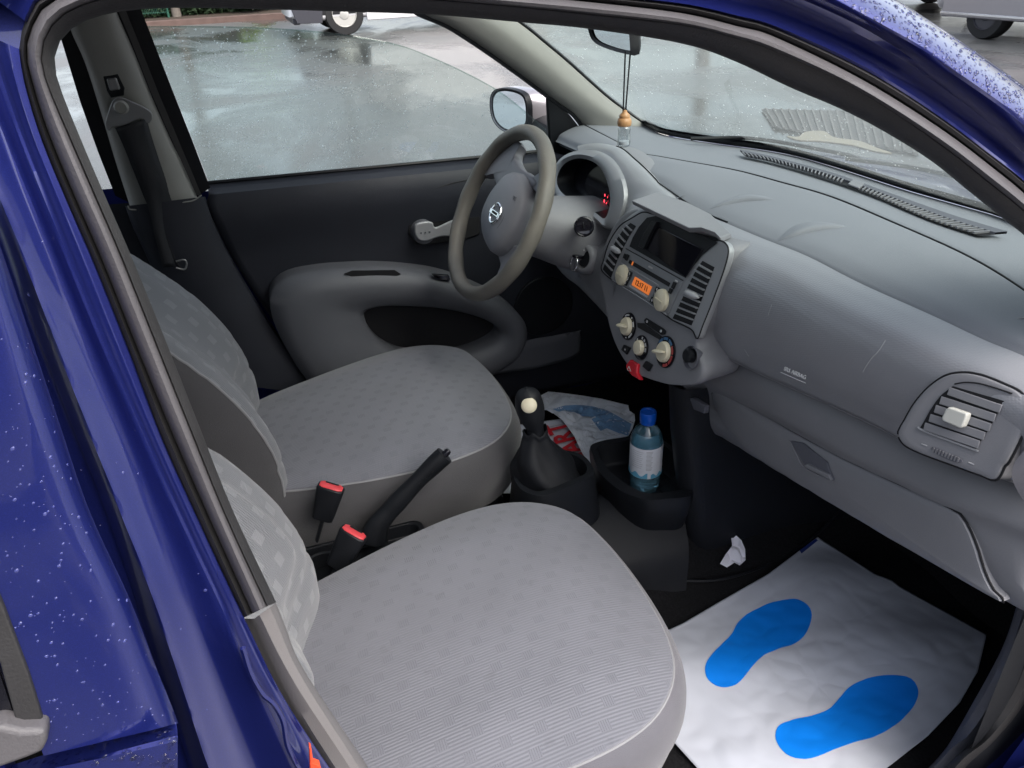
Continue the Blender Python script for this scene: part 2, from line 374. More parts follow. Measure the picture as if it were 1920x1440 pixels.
def asphalt():
    m = bpy.data.materials.new('asphalt'); m.use_nodes = True; t = NT(m); MATS['asphalt'] = m; b = t.n['Principled BSDF']
    tc = t.add('ShaderNodeTexCoord')
    def noise(s, d=6, r=.6, sc=(1, 1, 1), dist=0):
        mp = t.add('ShaderNodeMapping'); mp.inputs['Scale'].default_value = sc; t.l.new(tc.outputs['Object'], mp.inputs[0])
        n = t.add('ShaderNodeTexNoise'); n.inputs['Scale'].default_value = s; n.inputs['Detail'].default_value = d; n.inputs['Roughness'].default_value = r; n.inputs['Distortion'].default_value = dist
        t.l.new(mp.outputs[0], n.inputs['Vector']); return n.outputs[0]
    def ramp(v, a, b_):
        x = t.add('ShaderNodeMapRange'); x.inputs[1].default_value = a; x.inputs[2].default_value = b_; t.l.new(v, x.inputs[0]); return x.outputs[0]
    big = noise(.55, 7, .62, (1, .5, 1), .6); fine = noise(90, 3); mid = noise(3.5, 5, .7); warm = noise(.28, 3, .5)
    c = t.mix(ramp(warm, .45, .6), (.062, .066, .066), (.085, .06, .058))
    c = t.mix(ramp(fine, .3, .7), c, (.15, .15, .145)); c = t.mix(t.math('MULTIPLY', ramp(mid, .5, .75), .4), c, (.11, .108, .10))
    wet = ramp(big, .42, .56)
    c = t.mix(t.math('MULTIPLY', wet, .6), c, (.028, .030, .028)); c = t.mix(t.math('MULTIPLY', ramp(noise(1.3, 6, .65, (.5, 1.6, 1), .4), .52, .7), .55), c, (.13, .13, .12))
    t.l.new(c, b.inputs['Base Color'])
    t.l.new(t.math('MULTIPLY_ADD', wet, -.30, .40), b.inputs['Roughness'])
    b.inputs['Specular IOR Level'].default_value = .6; b.inputs['Coat Weight'].default_value = .2; b.inputs['Coat Roughness'].default_value = .15
    bp = t.add('ShaderNodeBump'); bp.inputs['Distance'].default_value = .004
    t.l.new(t.math('MULTIPLY_ADD', wet, -.75, .9), bp.inputs['Strength'])
    t.l.new(fine, bp.inputs['Height']); t.l.new(bp.outputs[0], b.inputs['Normal'])
asphalt()

# ---------------------------------------------------------------- the street
o = MB().grid([[(-150, -150, 0), (150, -150, 0)], [(-150, 150, 0), (150, 150, 0)]]).obj('road', 'asphalt', smooth=None); tag(o, kind='structure')
# ================================================================ THE CAR
car = thing('parked_car', (0, 0, 0), 'blue car in the foreground seen into through its open front door, grey seats and dashboard', 'car')
# ---- near door aperture (right side): plane leans in above the belt line
def near(px, py, off=0, Y=-.66):
    p = U(px, py, y=Y + off)
    if p.z > 1.0: p = U(px, py, pl=(0, 1, -.16, Y + off - .16 * 1.0))
    return p
def NR(pts, off=0, **k): return [near(a, b, off) for a, b in pts]
# inner edge of the rubber seal, from the trim cap up round the corner and along the rail
S_in = [(517, 1130), (437, 960), (373, 800), (310, 640), (245, 480), (197, 370), (150, 260), (112, 165), (101, 115), (112, 75), (150, 42), (213, 22), (300, 14), (420, 14), (640, 20), (807, 26), (973, 40), (1107, 53), (1280, 80), (1380, 113), (1480, 160), (1580, 203), (1663, 247), (1747, 300), (1813, 353), (1880, 407), (1930, 447), (1990, 505), (2088, 641), (2110, 773), (2050, 967), (1960, 1110)]
S_mid = [(503, 1136), (425, 966), (360, 806), (296, 646), (232, 486), (183, 372), (130, 250), (92, 160), (80, 108), (93, 60), (130, 24), (205, -2), (300, -8), (420, -10), (640, -6), (807, 2), (973, 16), (1107, 30), (1280, 50), (1385, 76), (1447, 97), (1580, 157), (1680, 217), (1780, 287), (1850, 343), (1920, 400), (1990, 468), (2100, 628), (2125, 773), (2062, 978), (1972, 1120)]
S_out = [(474, 1150), (395, 975), (325, 815), (258, 652), (194, 492), (145, 378), (92, 250), (60, 150), (50, 95), (62, 48), (95, 5), (190, -28), (300, -34), (420, -36), (640, -32), (807, -24), (973, -8), (1107, 4), (1280, 25), (1385, 50), (1447, 67), (1580, 130), (1680, 187), (1780, 253), (1850, 306), (1920, 363), (1990, 432), (2112, 612), (2142, 773), (2077, 988), (1985, 1132)]
S_out2 = [(457, 1158), (376, 985), (303, 822), (240, 656), (177, 497), (128, 384), (78, 262), (46, 155), (36, 92), (48, 40), (78, -8), (185, -42), (300, -48), (420, -50), (640, -46), (807, -38), (973, -22), (1107, -10), (1280, 8), (1385, 32), (1447, 49), (1580, 108), (1680, 163), (1780, 230), (1850, 283), (1920, 338), (1990, 408), (2124, 600), (2156, 775), (2088, 998), (1995, 1142)]
surf('door_seal', [NR(S_in, .05), NR(S_in, .012), NR(S_mid, -.006), NR(S_mid, -.002)], 190, 16, 'rubber', car)
surf('seal_lip', [NR(S_mid, .0), NR([((a[0] * 2 + b[0]) / 3, (a[1] * 2 + b[1]) / 3) for a, b in zip(S_mid, S_out)], -.012), NR([((a[0] + b[0] * 3) / 4, (a[1] + b[1] * 3) / 4) for a, b in zip(S_mid, S_out)], -.010), NR(S_out, .0), NR(S_out, .012)], 190, 16, 'rubber_grey', car)
surf('seal_edge', [NR(S_out, .006), NR([((a[0] + b[0]) / 2, (a[1] + b[1]) / 2) for a, b in zip(S_out2, S_out)], -.004), NR(S_out2, .004), NR(S_out2, .02)], 190, 8, 'rubber', car)
# painted door frame: pillar with two pressed ridges on the left, roof rail over the top
B1 = [(700, 1560), (545, 1330), (457, 1158), (376, 985), (303, 822), (240, 656), (177, 497), (128, 384), (78, 262), (46, 155), (36, 92)]
B2 = [(620, 1560), (467, 1243), (417, 1127), (340, 960), (267, 797), (187, 613), (133, 480), (90, 370), (48, 260), (10, 150), (-15, 70)]
B3 = [(520, 1560), (420, 1300), (355, 1130), (290, 960), (225, 797), (152, 613), (98, 480), (52, 365), (10, 260), (-35, 150), (-70, 60)]
B4 = [(440, 1560), (385, 1400), (300, 1140), (233, 960), (170, 797), (100, 613), (50, 480), (10, 380), (-30, 270), (-75, 150), (-110, 60)]
B5 = [(400, 1560), (345, 1400), (262, 1140), (200, 960), (136, 797), (66, 613), (22, 480), (-18, 375), (-60, 265), (-105, 145), (-140, 60)]
B6 = [(380, 1560), (332, 1357), (240, 1120), (167, 960), (105, 780), (45, 600), (5, 480), (-35, 370), (-75, 260), (-120, 140), (-150, 55)]
surf('door_pillar', [NR(B1, .006), NR(B1, -.002), NR([(a[0] * .5 + b[0] * .5, a[1] * .5 + b[1] * .5) for a, b in zip(B1, B2)], -.004), NR(B2, -.014), NR([(x - 12, y) for x, y in B2], -.016), NR(B3, -.010), NR(B4, -.020), NR([(x - 10, y) for x, y in B4], -.020), NR(B5, -.002), NR([(x - 8, y) for x, y in B5], .004), NR([(x - 60, y) for x, y in B5], .008)], 90, 60, 'blue_paint', car)
# rear door skin in front of it (closed), with its window
def rd(px, py, off=0): return near(px, py, -.085 + off)
RE = [(332, 1357), (285, 1235), (240, 1120), (167, 960), (105, 780), (45, 600), (5, 480), (-35, 370)]
rdo = surf('rear_door', [[rd(a + 2, b, .06) for a, b in RE], [rd(a + 1, b, .012) for a, b in RE], [rd(a - 3, b, 0) for a, b in RE], [rd(a - 60, b + 15, -.012) for a, b in RE], [rd(a - 250, b + 60, -.02) for a, b in RE]], 50, 26, 'blue_paint', car)
sh_a = [(-160, 1475), (-60, 1455), (30, 1432), (95, 1412), (210, 1386), (322, 1359), (331, 1358)]
sh_b = [(-120, 1520), (-20, 1482), (60, 1455), (110, 1441), (220, 1414), (323, 1388), (333, 1386)]
surf('door_belt', [[rd(a, b, .0) for a, b in sh_a], [rd(a + 1, b + 3, -.001) for a, b in sh_a], [rd(a, b, -.017) for a, b in sh_b], [rd(a, b + 14, -.026) for a, b in sh_b], [rd(a, b + 250, -.03) for a, b in sh_b]], 40, 22, 'blue_paint', rdo)
slab('window_glass', [rd(a, b, -.018) for a, b in [(-200, 900), (-60, 1090), (37, 1373), (-60, 1385), (-200, 1400)]], (0, .004, 0), 'gloss_black', rdo, bevel=0)
slab('window_seal', [rd(a, b, -.022) for a, b in [(-60, 1000), (-20, 1080), (6, 1140), (52, 1262), (88, 1376), (38, 1384), (0, 1245), (-60, 1110)]], (0, .012, 0), 'rubber', rdo, bevel=.001)
slab('window_molding', [rd(a, b, -.03) for a, b in [(-60, 1385), (0, 1362), (40, 1372), (86, 1370), (88, 1392), (80, 1412), (50, 1424), (0, 1442), (-60, 1455)]], (0, .014, 0), 'rubber_grey', rdo, bevel=.003)
# inner side of rear door / body behind the gap so that nothing shows through
MB().grid([[rd(a, b, .07) for a, b in RE], [rd(a - 400, b + 80, .07) for a, b in RE]]).obj('door_shut_face', 'blue_paint', car)
# roof rail and windscreen pillar outside
def X(pts, off): return NR(pts, off)
RA = [(48, 40), (78, -8), (185, -42), (300, -48), (420, -50), (640, -46), (807, -38), (973, -22), (1107, -10), (1280, 8), (1385, 32), (1447, 49), (1580, 108), (1680, 163), (1780, 230), (1850, 283), (1920, 338), (1990, 408), (2124, 600), (2156, 775), (2088, 998)]
RB2 = [(-60, -40), (-10, -110), (120, -170), (300, -190), (450, -195), (640, -190), (807, -175), (973, -150), (1107, -120), (1280, -75), (1400, -45), (1490, -15), (1613, 42), (1700, 98), (1800, 172), (1870, 228), (1935, 290), (2005, 355), (2165, 560), (2230, 740), (2180, 1000)]
RB = [(-90, -70), (-40, -150), (100, -215), (300, -235), (450, -240), (640, -235), (820, -222), (990, -195), (1130, -160), (1300, -115), (1420, -75), (1573, 0), (1663, 50), (1747, 100), (1830, 158), (1890, 202), (1950, 252), (2020, 318), (2190, 530), (2290, 700), (2250, 1000)]
RC = [(-140, -120), (-80, -210), (80, -290), (300, -320), (450, -325), (640, -320), (830, -300), (1010, -270), (1160, -230), (1350, -170), (1500, -100), (1660, -12), (1750, 44), (1830, 98), (1920, 162), (1970, 200), (2010, 235), (2060, 280), (2260, 470), (2400, 640), (2400, 1000)]
mid = lambda P, Q, t: [(a[0] * (1 - t) + b[0] * t, a[1] * (1 - t) + b[1] * t) for a, b in zip(P, Q)]
x2 = lambda P: [(p[0], p[1]) for p in P]
surf('roof_rail', [NR(RA, .02), NR(RA, -.004), NR(mid(RA, RB2, .35), .012), NR(mid(RA, RB2, .8), .014), NR(RB2, .006), NR(mid(RB2, RB, .5), -.012), NR(RB, -.018), NR(mid(RB, RC, .4), -.012), NR(mid(RB, RC, .75), .004), NR(RC, .035), NR(RC, .09)], 120, 60, 'blue_paint', car)
# trim on the near pillar below the belt line
T1 = [(517, 1131), (523, 1145), (540, 1190), (556, 1232), (590, 1290), (640, 1365), (690, 1440), (760, 1550)]
T0 = [(476, 1160), (482, 1172), (496, 1205), (512, 1240), (540, 1300), (580, 1372), (620, 1440), (680, 1550)]
pt = surf('pillar_trim_lower', [NR(T1, .10), NR(T1, .03), NR(mid(T1, T0, .25), .004), NR(mid(T1, T0, .75), .0), NR(T0, .006), NR([(x - 12, y) for x, y in T0], .016), NR([(x - 60, y) for x, y in T0], .03)], 40, 20, 'grey_trim', car)
slab('lock_tab', NR([(580, 1402), (584, 1405), (588, 1432), (600, 1436), (604, 1452), (582, 1460)], -.03), (0, .006, 0), 'orange', car, bevel=.001)
# seal bead running down the pillar foot
seam('sealant_bead', NR([(455, 1215), (470, 1262), (492, 1300), (512, 1318), (530, 1350), (540, 1400), (570, 1460)], -.020), .0022, 'blue_paint', car)
# sill and front kick trim, lower right
K0 = [(1925, 1060), (1903, 1150), (1880, 1215), (1852, 1270), (1825, 1318), (1800, 1362), (1773, 1404), (1740, 1440), (1690, 1490)]
K1 = [(1990, 1060), (1940, 1170), (1913, 1262), (1890, 1312), (1863, 1353), (1835, 1390), (1800, 1417), (1765, 1452), (1715, 1505)]
K2 = [(2050, 1100), (1975, 1230), (1930, 1318), (1908, 1350), (1886, 1374), (1858, 1402), (1826, 1430), (1795, 1465), (1745, 1520)]
K3 = [(2120, 1150), (2030, 1290), (1990, 1380), (1960, 1420), (1930, 1450), (1900, 1480), (1860, 1510), (1825, 1540), (1780, 1590)]
surf('kick_trim', [NR(K0, .12), NR(K0, .05), NR(mid(K0, K1, .3), .015), NR(mid(K0, K1, .9), .008)], 40, 14, 'dash_dark', car)
surf('sill_seal', [NR(mid(K0, K1, .86), .01), NR(K1, -.006), NR(mid(K1, K2, .5), -.014), NR(mid(K1, K2, .9), -.004), NR(K2, .012)], 40, 14, 'rubber', car)
surf('sill', [NR(mid(K1, K2, .95), .004), NR(mid(K2, K3, .2), -.004), NR(mid(K2, K3, .6), -.03), NR(K3, -.06)], 40, 20, 'blue_paint', car)
# sill along the rest of the opening, below the frame
MB().grid([[(-.12, -.71, .40), (.86, -.71, .40)], [(-.12, -.71, .36), (.80, -.71, .36)], [(-.12, -.76, .34), (.80, -.76, .34)], [(-.12, -.80, .2), (1.0, -.80, .2)]]).obj('sill_panel', 'blue_paint', car, bevel=.01)

MB().grid([[near(-260, -200, .05), near(130, -200, .05)], [near(-260, 420, .02), near(-20, 400, .012)]]).obj('roof_side_joint', 'blue_paint', car)
MB().grid([[(.80, -.668, .26), (1.35, -.668, .26)], [(.80, -.668, .84), (1.35, -.668, .84)]]).obj('kick_panel', 'black_soft', car)

# rear door behind the picture's left edge, hinge pillar and wing at the right
MB().grid([[(-.24, -.752, 1.0), (-1.0, -.735, 1.02)], [(-.24, -.775, .6), (-1.0, -.77, .6)], [(-.24, -.76, .30), (-1.0, -.76, .30)]]).obj('door_skin', 'blue_paint', rdo, thick=.01)
MB().grid([[(-.24, -.745, 1.0), (-.95, -.73, 1.02)], [(-.22, -.655, 1.39), (-.80, -.63, 1.41)]]).obj('window_glass', 'window_glass', rdo)
MB().tube(cr([(-.22, -.75, 1.0), (-.20, -.66, 1.39), (-.5, -.645, 1.42), (-.80, -.64, 1.41), (-.97, -.735, 1.03)], 50), .022, 8).obj('window_frame', 'blue_paint', rdo)
MB().grid([[(.83, -.69, .32), (1.02, -.78, .30)], [(.93, -.69, .62), (1.02, -.79, .60)], [(.90, -.69, .96), (1.02, -.76, .94)]]).obj('hinge_pillar', 'blue_paint', car)
# ---------------------------------------------------------------- body shell beyond the seats
def far(px, py, off=0):
    p = U(px, py, y=.68 + off)
    if p.z > 1.0: p = U(px, py, pl=(0, 1, .22, .68 + off + .22))
    return p
def FR(pts, off=0): return [far(a, b, off) for a, b in pts]
# floor pan and tunnel
fl = []
for i in range(61):
    x = -1.2 + i * .045; row = []
    for j in range(57):
        y = -.70 + j * .025
        z = .28 + .006 * math.sin(x * 17 + y * 5) + .004 * math.sin(y * 31 + x * 9)
        if x > 1.15: z += min(.5, (x - 1.15) * 1.4)
        z += .10 * math.exp(-((abs(y)) / .11) ** 4)
        row.append((x, y, z))
    fl.append(row)
MB().grid(fl).obj('floor_carpet', 'carpet', car)
MB().grid([[(-1.7, -.72, .24), (-1.7, .72, .24)], [(1.45, -.72, .24), (1.45, .72, .24)]]).obj('floor_pan', 'black_hole', car)
seam('carpet_seam', [(.60, -.12, .31), (.75, -.16, .295), (.95, -.135, .295), (1.1, -.12, .40)], .003, 'black_plastic', car)
MB().grid([[(1.45, -.72, .24), (1.45, .72, .24)], [(1.40, -.72, .8), (1.40, .72, .8)], [(1.15, -.72, .95), (1.15, .72, .95)]]).obj('firewall', 'black_hole', car)
# left front door, closed
drows = []
rear = [U(380, 366, y=.69), U(405, 420, y=.68), U(433, 480, y=.68), U(500, 585, y=.68), U(573, 693, y=.68), Vector((.06, .68, .40)), Vector((.08, .69, .30))]
def belt(x): return .988 - .028 * (x + .08) / .9
prof = [(0, .700), (-.008, .690), (-.014, .672), (-.035, .662), (-.07, .658), (-.11, .664), (-.16, .672), (-.24, .676), (-.36, .680), (-.48, .676), (-.60, .684), (-.68, .69)]
for dz, y in prof:
    z = belt(0) + dz; row = []
    for k in range(60):
        t = k / 59
        xr = -.085
        for a, b in zip(rear, rear[1:]):
            if b.z <= z <= a.z: xr = lerp(a.x, b.x, (a.z - z) / (a.z - b.z)); break
        x = lerp(xr, 1.12, t); row.append((x, y, belt(x) + dz))
    drows.append(row)
ld = surf('left_door', drows, 60, 44, 'door_dark', car, thick=.01)
seam('belt_seal', [(-.09, .703, .991), (.3, .703, .979), (.9, .703, .962)], .0045, 'black_plastic', ld)
# flat dark slab as painted recess shade behind the inner handle, the handle itself
P = (0, 1, 0, .655)
slab('handle_shade', US([(765, 415), (775, 402), (800, 399), (850, 396), (900, 396), (900, 440), (870, 450), (815, 458), (780, 460), (765, 440)], y=.668), (0, .006, 0), 'black_hole', ld, bevel=.003)
hd = MB().lathe([(.001, -.030), (.02, -.030), (.026, -.026), (.028, -.018), (.029, .01)], U(791, 432, y=.668), (0, 1, 0), 30).obj('inner_handle', 'door_arm', ld)
slab('handle_lever', US([(778, 425), (783, 419), (800, 416), (812, 418), (818, 427), (858, 412), (862, 440), (826, 444), (800, 452), (786, 450), (779, 440)], y=.634), (0, .008, 0), 'silver_plastic', ld, n=60, bevel=.003)
MB().ball(U(790, 437, y=.632), .0022, 4).ball(U(798, 436, y=.632), .0022, 4).ball(U(806, 435, y=.632), .0022, 4).obj('lever_dimples', 'dash_dark', ld)
# armrest: a fat loop round an oval pocket
oA = [(507, 562), (515, 540), (545, 520), (600, 509), (650, 505), (700, 503), (760, 506), (820, 514), (880, 533), (940, 562), (978, 595), (988, 628), (975, 665), (945, 690), (900, 712), (840, 720), (760, 720), (680, 716), (600, 730), (570, 705), (535, 650), (512, 600)]
iA = [(684, 590), (692, 584), (705, 580), (730, 577), (755, 577), (780, 578), (815, 580), (850, 585), (885, 593), (915, 604), (932, 615), (940, 628), (930, 642), (905, 656), (870, 668), (830, 672), (790, 672), (755, 668), (725, 655), (705, 638), (692, 618), (686, 602)]
O = cr(US(oA, y=.62), 90, True); I = cr(US(iA, y=.60), 90, True)
def yv(P, y): return [Vector((p.x, y, p.z)) for p in P]
M1 = [a.lerp(b, .18) for a, b in zip(O, I)]; M2 = [a.lerp(b, .6) for a, b in zip(O, I)]; M3 = [a.lerp(b, .92) for a, b in zip(O, I)]
MB().grid([yv(O, .675), yv(O, .64), yv(O, .618), yv(M1, .596), yv([a.lerp(b, .38) for a, b in zip(O, I)], .588), yv(M2, .590), yv(M3, .600), yv(I, .612), yv(I, .664)], closed=True).obj('armrest', 'door_arm', ld, smooth=60)
slab('door_pocket', yv(I, .662), (0, .004, 0), 'black_hole', ld, bevel=0)
slab('pull_cup', US([(645, 513), (660, 507), (740, 506), (752, 514), (740, 519), (665, 521)], y=.603), (0, .01, -.004), 'black_hole', ld, bevel=.001)
slab('window_switch', US([(810, 515), (842, 517), (845, 526), (820, 524)], y=.600), (0, .01, 0), 'gloss_black', ld, bevel=.001)
seam('insert_line', US([(770, 378), (800, 361), (840, 346), (880, 337), (940, 330), (990, 330)], y=.6605), .0014, 'black_hole', ld, n=40)
# speaker mesh and lower pocket
spk = slab('speaker_grille', [U(1020, 575, y=.672) + Vector((.085 * math.cos(a * .21), 0, .085 * math.sin(a * .21))) for a in range(30)], (0, .01, 0), 'black_plastic', ld, bevel=.003)
surf('lower_pocket', [US([(880, 715), (940, 700), (1010, 690), (1080, 668), (1088, 640), (1088, 625)], y=.64), US([(880, 700), (930, 668), (985, 643), (1040, 632), (1085, 622), (1087, 620)], y=.63), US([(880, 698), (930, 666), (985, 641), (1040, 630), (1085, 620), (1087, 618)], y=.655)], 40, 10, 'door_arm', ld, thick=.004)
# far window glass, wound a little way down
G = [(263, 18), (277, 50), (367, 50), (500, 53), (633, 64), (740, 83), (807, 107), (873, 137), (930, 168), (973, 200), (1023, 243), (1060, 290), (1000, 300), (700, 324), (395, 348)]
g = mesh('window_glass', US(G[1:], pl=(0, 1, .16, .70 + .16)), [tuple(range(len(G) - 1))], 'window_glass', ld, smooth=None)
MB().tube(cr(US(G[1:11], pl=(0, 1, .16, .70 + .16)), 60), .0015, 6).obj('glass_edge', 'window_glass', g)
# centre pillar: dark frame, trim, lower trim
PL = [(128, 30), (135, 60), (160, 117), (187, 200), (217, 300), (247, 393)]
PR = [(205, -10), (217, 23), (253, 107), (283, 183), (320, 267), (350, 327), (368, 372)]
cp = surf('centre_pillar', [FR(PL, .02), FR(PL, -.012), FR(mid(x2(cr([(a, b, 0) for a, b in PL], 7)), x2(cr([(a, b, 0) for a, b in PR], 7)), .15), -.034), FR(mid(x2(cr([(a, b, 0) for a, b in PL], 7)), x2(cr([(a, b, 0) for a, b in PR], 7)), .7), -.034), FR(PR, -.012), FR(PR, .02)], 40, 24, 'pillar_trim', car)
MB().grid([FR([(60, 30), (115, 75), (150, 190), (183, 283), (216, 367)], .004), FR([(160, 0), (180, 80), (210, 200), (240, 300), (262, 390)], .004)]).obj('rear_window_frame', 'black_plastic', cp)
MB().grid([FR([(200, -10), (225, 60), (270, 180), (320, 290), (362, 375)], .0), FR([(262, 12), (277, 50), (318, 155), (360, 262), (394, 352)], .002)]).obj('front_window_frame', 'black_soft', cp)
MB().grid([FR([(217, 10), (240, 62), (285, 178), (330, 280), (368, 366)], -.014), FR([(232, 10), (253, 62), (298, 176), (342, 280), (378, 366)], -.010)]).obj('door_seal', 'rubber', cp)
LL = [(240, 386), (252, 420), (275, 470), (310, 540), (360, 620), (430, 720)]
LR = [(380, 369), (395, 410), (428, 482), (492, 590), (566, 696), (590, 740)]
low = surf('lower_trim', [FR(LL, .03), FR(LL, -.04), FR(mid(LL, LR, .5), -.052), FR(LR, -.03), FR(LR, .02)], 30, 18, 'door_dark', cp)
seam('trim_edge', FR([(240, 386), (247, 393), (300, 390), (340, 380), (362, 376), (378, 366)], -.046), .0015, 'pillar_trim', cp)
# belt height adjuster, anchor, webbing
slab('height_adjuster', FR([(193, 143), (221, 138), (234, 165), (233, 180), (208, 184), (200, 170)], -.037), (0, .008, 0), 'black_soft', cp, bevel=.002)
slab('adjuster_button', FR([(199, 148), (218, 146), (226, 168), (206, 171)], -.044), (0, .008, 0), 'metal_grey', cp, bevel=.003)
anc = slab('seat_belt_anchor', FR([(224, 183), (240, 188), (276, 205), (285, 215), (283, 228), (275, 231), (265, 222), (230, 236), (212, 238), (204, 246), (198, 236), (199, 224), (208, 196), (215, 186)], -.058), (0, .010, 0), 'metal_grey', car, n=70, bevel=.003)
MB().lathe([(.001, -.006), (.010, -.006), (.013, -.002), (.014, .006)], far(227, 201, -.060), (0, 1, 0), 20).obj('bolt', 'pillar_trim', anc)
Lb = [(216, 240), (232, 275), (250, 320), (268, 365), (280, 395), (290, 440), (305, 500)]
Rb = [(268, 224), (276, 270), (290, 310), (302, 345), (303, 380), (310, 440), (330, 500)]
surf('seat_belt', [FR(Lb, -.06), FR(Rb, -.056)], 30, 3, 'belt', car, thick=.0015)
surf('seat_belt', [FR([(262, 224), (268, 270), (282, 330), (290, 390), (322, 480), (345, 510)], -.055), FR([(274, 224), (300, 300), (318, 340), (330, 385), (350, 470), (366, 520)], -.03)], 30, 3, 'belt', car, thick=.0015)
seam('belt_tongue', [U(a, b, y=.60) for a, b in [(330, 490), (345, 487), (350, 494), (346, 505), (330, 502)]], .002, 'metal_grey', car, n=20)
# ---- windscreen pillar, far side
E1 = [(770, 10), (783, 25), (840, 50), (907, 93), (973, 140), (1017, 173), (1050, 198), (1073, 213), (1092, 238), (1101, 260), (1100, 280), (1085, 292)]
E2 = [(900, -5), (973, 40), (1023, 80), (1065, 115), (1107, 153), (1140, 182), (1173, 207), (1207, 230), (1240, 246), (1275, 258), (1300, 264), (1310, 280)]
c1 = x2(cr([(a, b, 0) for a, b in E1], 14)); c2 = x2(cr([(a, b, 0) for a, b in E2], 14))
ap = surf('windscreen_pillar', [FR(c1, .03), FR(c1, .0), FR(mid(c1, c2, .2), -.022), FR(mid(c1, c2, .6), -.030), FR(mid(c1, c2, .9), -.016), FR(c2, .0), FR(c2, .02)], 50, 26, 'pillar_trim', car)
seam('window_seal', FR(E1[:-1], -.004), .0055, 'black_plastic', ap, n=60)
seam('screen_seal', FR(E2[:10], -.004), .0045, 'black_plastic', ap, n=60)
tri = slab('mirror_corner_trim', FR([(1026, 180), (1040, 187), (1070, 217), (1088, 240), (1097, 257), (1102, 275), (1096, 287), (1080, 291), (1057, 291), (1032, 284)], -.006), (0, .012, 0), 'black_plastic', ap, bevel=.003)
MB().lathe([(.001, -.012), (.007, -.012), (.009, -.002), (.016, .002), (.017, .012)], far(1076, 268, -.010), (0, 1, 0), 20).obj('mirror_adjuster', 'black_soft', tri)
seam('window_guide', FR([(1026, 178), (1029, 230), (1033, 286)], -.002), .0045, 'black_soft', ap)
# ---- windscreen glass
LE = cr(list(reversed(FR(E2[:8]))) , 30)                      # left edge of the glass, foot to top
LE += [LE[-1] + (LE[-1] - LE[-4]) * k for k in (1.2, 2.6, 4.0)]
WB = [tuple(LE[0])] + [tuple(U(a, b, z=1.022)) for a, b in [(1240, 246), (1290, 256), (1360, 266), (1440, 277), (1500, 289), (1580, 312), (1700, 350), (1800, 378), (1890, 405)]] + [(1.06, -.45, 1.022), (.99, -.60, 1.02), (.93, -.67, 1.015)]
WB = cr(WB, 40)
glr = []
for i, L_ in enumerate(LE):
    t = i / (len(LE) - 1); cxx = lerp(1.09, .56, t); czz = lerp(1.02, 1.43, t); row = []
    for j in range(40):
        v = 1 - 2 * j / 39; q = Vector((cxx + (L_.x - cxx) * v * v, L_.y * v, czz + (L_.z - czz) * v * v))
        row.append(q.lerp(WB[j] + Vector((.004, 0, -.006)), max(0, 1 - t * 5) ** 1.5))
    glr.append(row)
WT = glr[-1]
ws = surf('windscreen', glr[::3], 60, 30, 'screen_glass', car)
MB().tube([p + Vector((.004, 0, .0)) for p in WB], .0085, 8, flat=.8).obj('screen_seal', 'black_plastic', ws)
# black printed band at the foot of the glass
MB().grid([[a.lerp(b, .012) + Vector((.012, 0, -.006)) for a, b in zip(WB, WT)], [a.lerp(b, .035) + Vector((.012, 0, -.004)) for a, b in zip(WB, WT)]]).obj('printed_band', 'gloss_black', ws)
# roof, headliner, rear of the body
rw = [[(a.x - .02, a.y, a.z + .02) for a in WT]]
for x, hw, z in ((.2, .56, 1.49), (-.3, .57, 1.52), (-.8, .56, 1.51), (-1.3, .54, 1.46)):
    rw.append([(x - .06 * (2 * j / 39 - 1) ** 2, hw * (1 - 2 * j / 39), z - .05 * (2 * j / 39 - 1) ** 4) for j in range(40)])
surf('roof', rw, 50, 40, 'blue_paint', car)
surf('headliner', [[Vector(p) - Vector((0, 0, .025)) for p in r] for r in rw], 30, 20, 'headliner', car)
for s in (1, -1):
    MB().grid([[(.36, .55 * s, 1.42), (.2, .60 * s, 1.415), (-.3, .60 * s, 1.42), (-1.3, .57 * s, 1.38)], [(.33, .53 * s, 1.45), (.2, .56 * s, 1.46), (-.3, .57 * s, 1.47), (-1.3, .54 * s, 1.43)]]).obj('cant_rail', 'blue_paint', car)
    MB().grid([[(-.12, .78 * s, .98), (-1.0, .78 * s, 1.01), (-1.6, .72 * s, 1.03)], [(-.12, .80 * s, .6), (-1.0, .80 * s, .6), (-1.7, .74 * s, .6)], [(-.12, .78 * s, .22), (-1.0, .78 * s, .22), (-1.7, .74 * s, .25)]]).obj('side_panel', 'blue_paint', car)
    MB().grid([[(-.24, .70 * s, .97), (-1.0, .70 * s, 1.0), (-1.6, .68 * s, 1.02)], [(-.20, .68 * s, .3), (-1.0, .68 * s, .3), (-1.6, .66 * s, .3)]]).obj('inner_panel', 'door_dark', car)
    MB().grid([[(-.85, .72 * s, .99), (-1.05, .70 * s, 1.0)], [(-.82, .58 * s, 1.42), (-1.12, .57 * s, 1.42)]]).obj('quarter_pillar', 'door_dark', car)
MB().grid([[(-1.6, .68, .25), (-1.6, -.68, .25)], [(-1.68, .66, .95), (-1.68, -.66, .95)], [(-1.66, .64, 1.0), (-1.66, -.64, 1.0)]]).obj('tailgate', 'blue_paint', car)
MB().grid([[(-1.66, .64, 1.0), (-1.66, -.64, 1.0)], [(-1.32, .54, 1.42), (-1.32, -.54, 1.42)]]).obj('rear_window', 'window_glass', car)
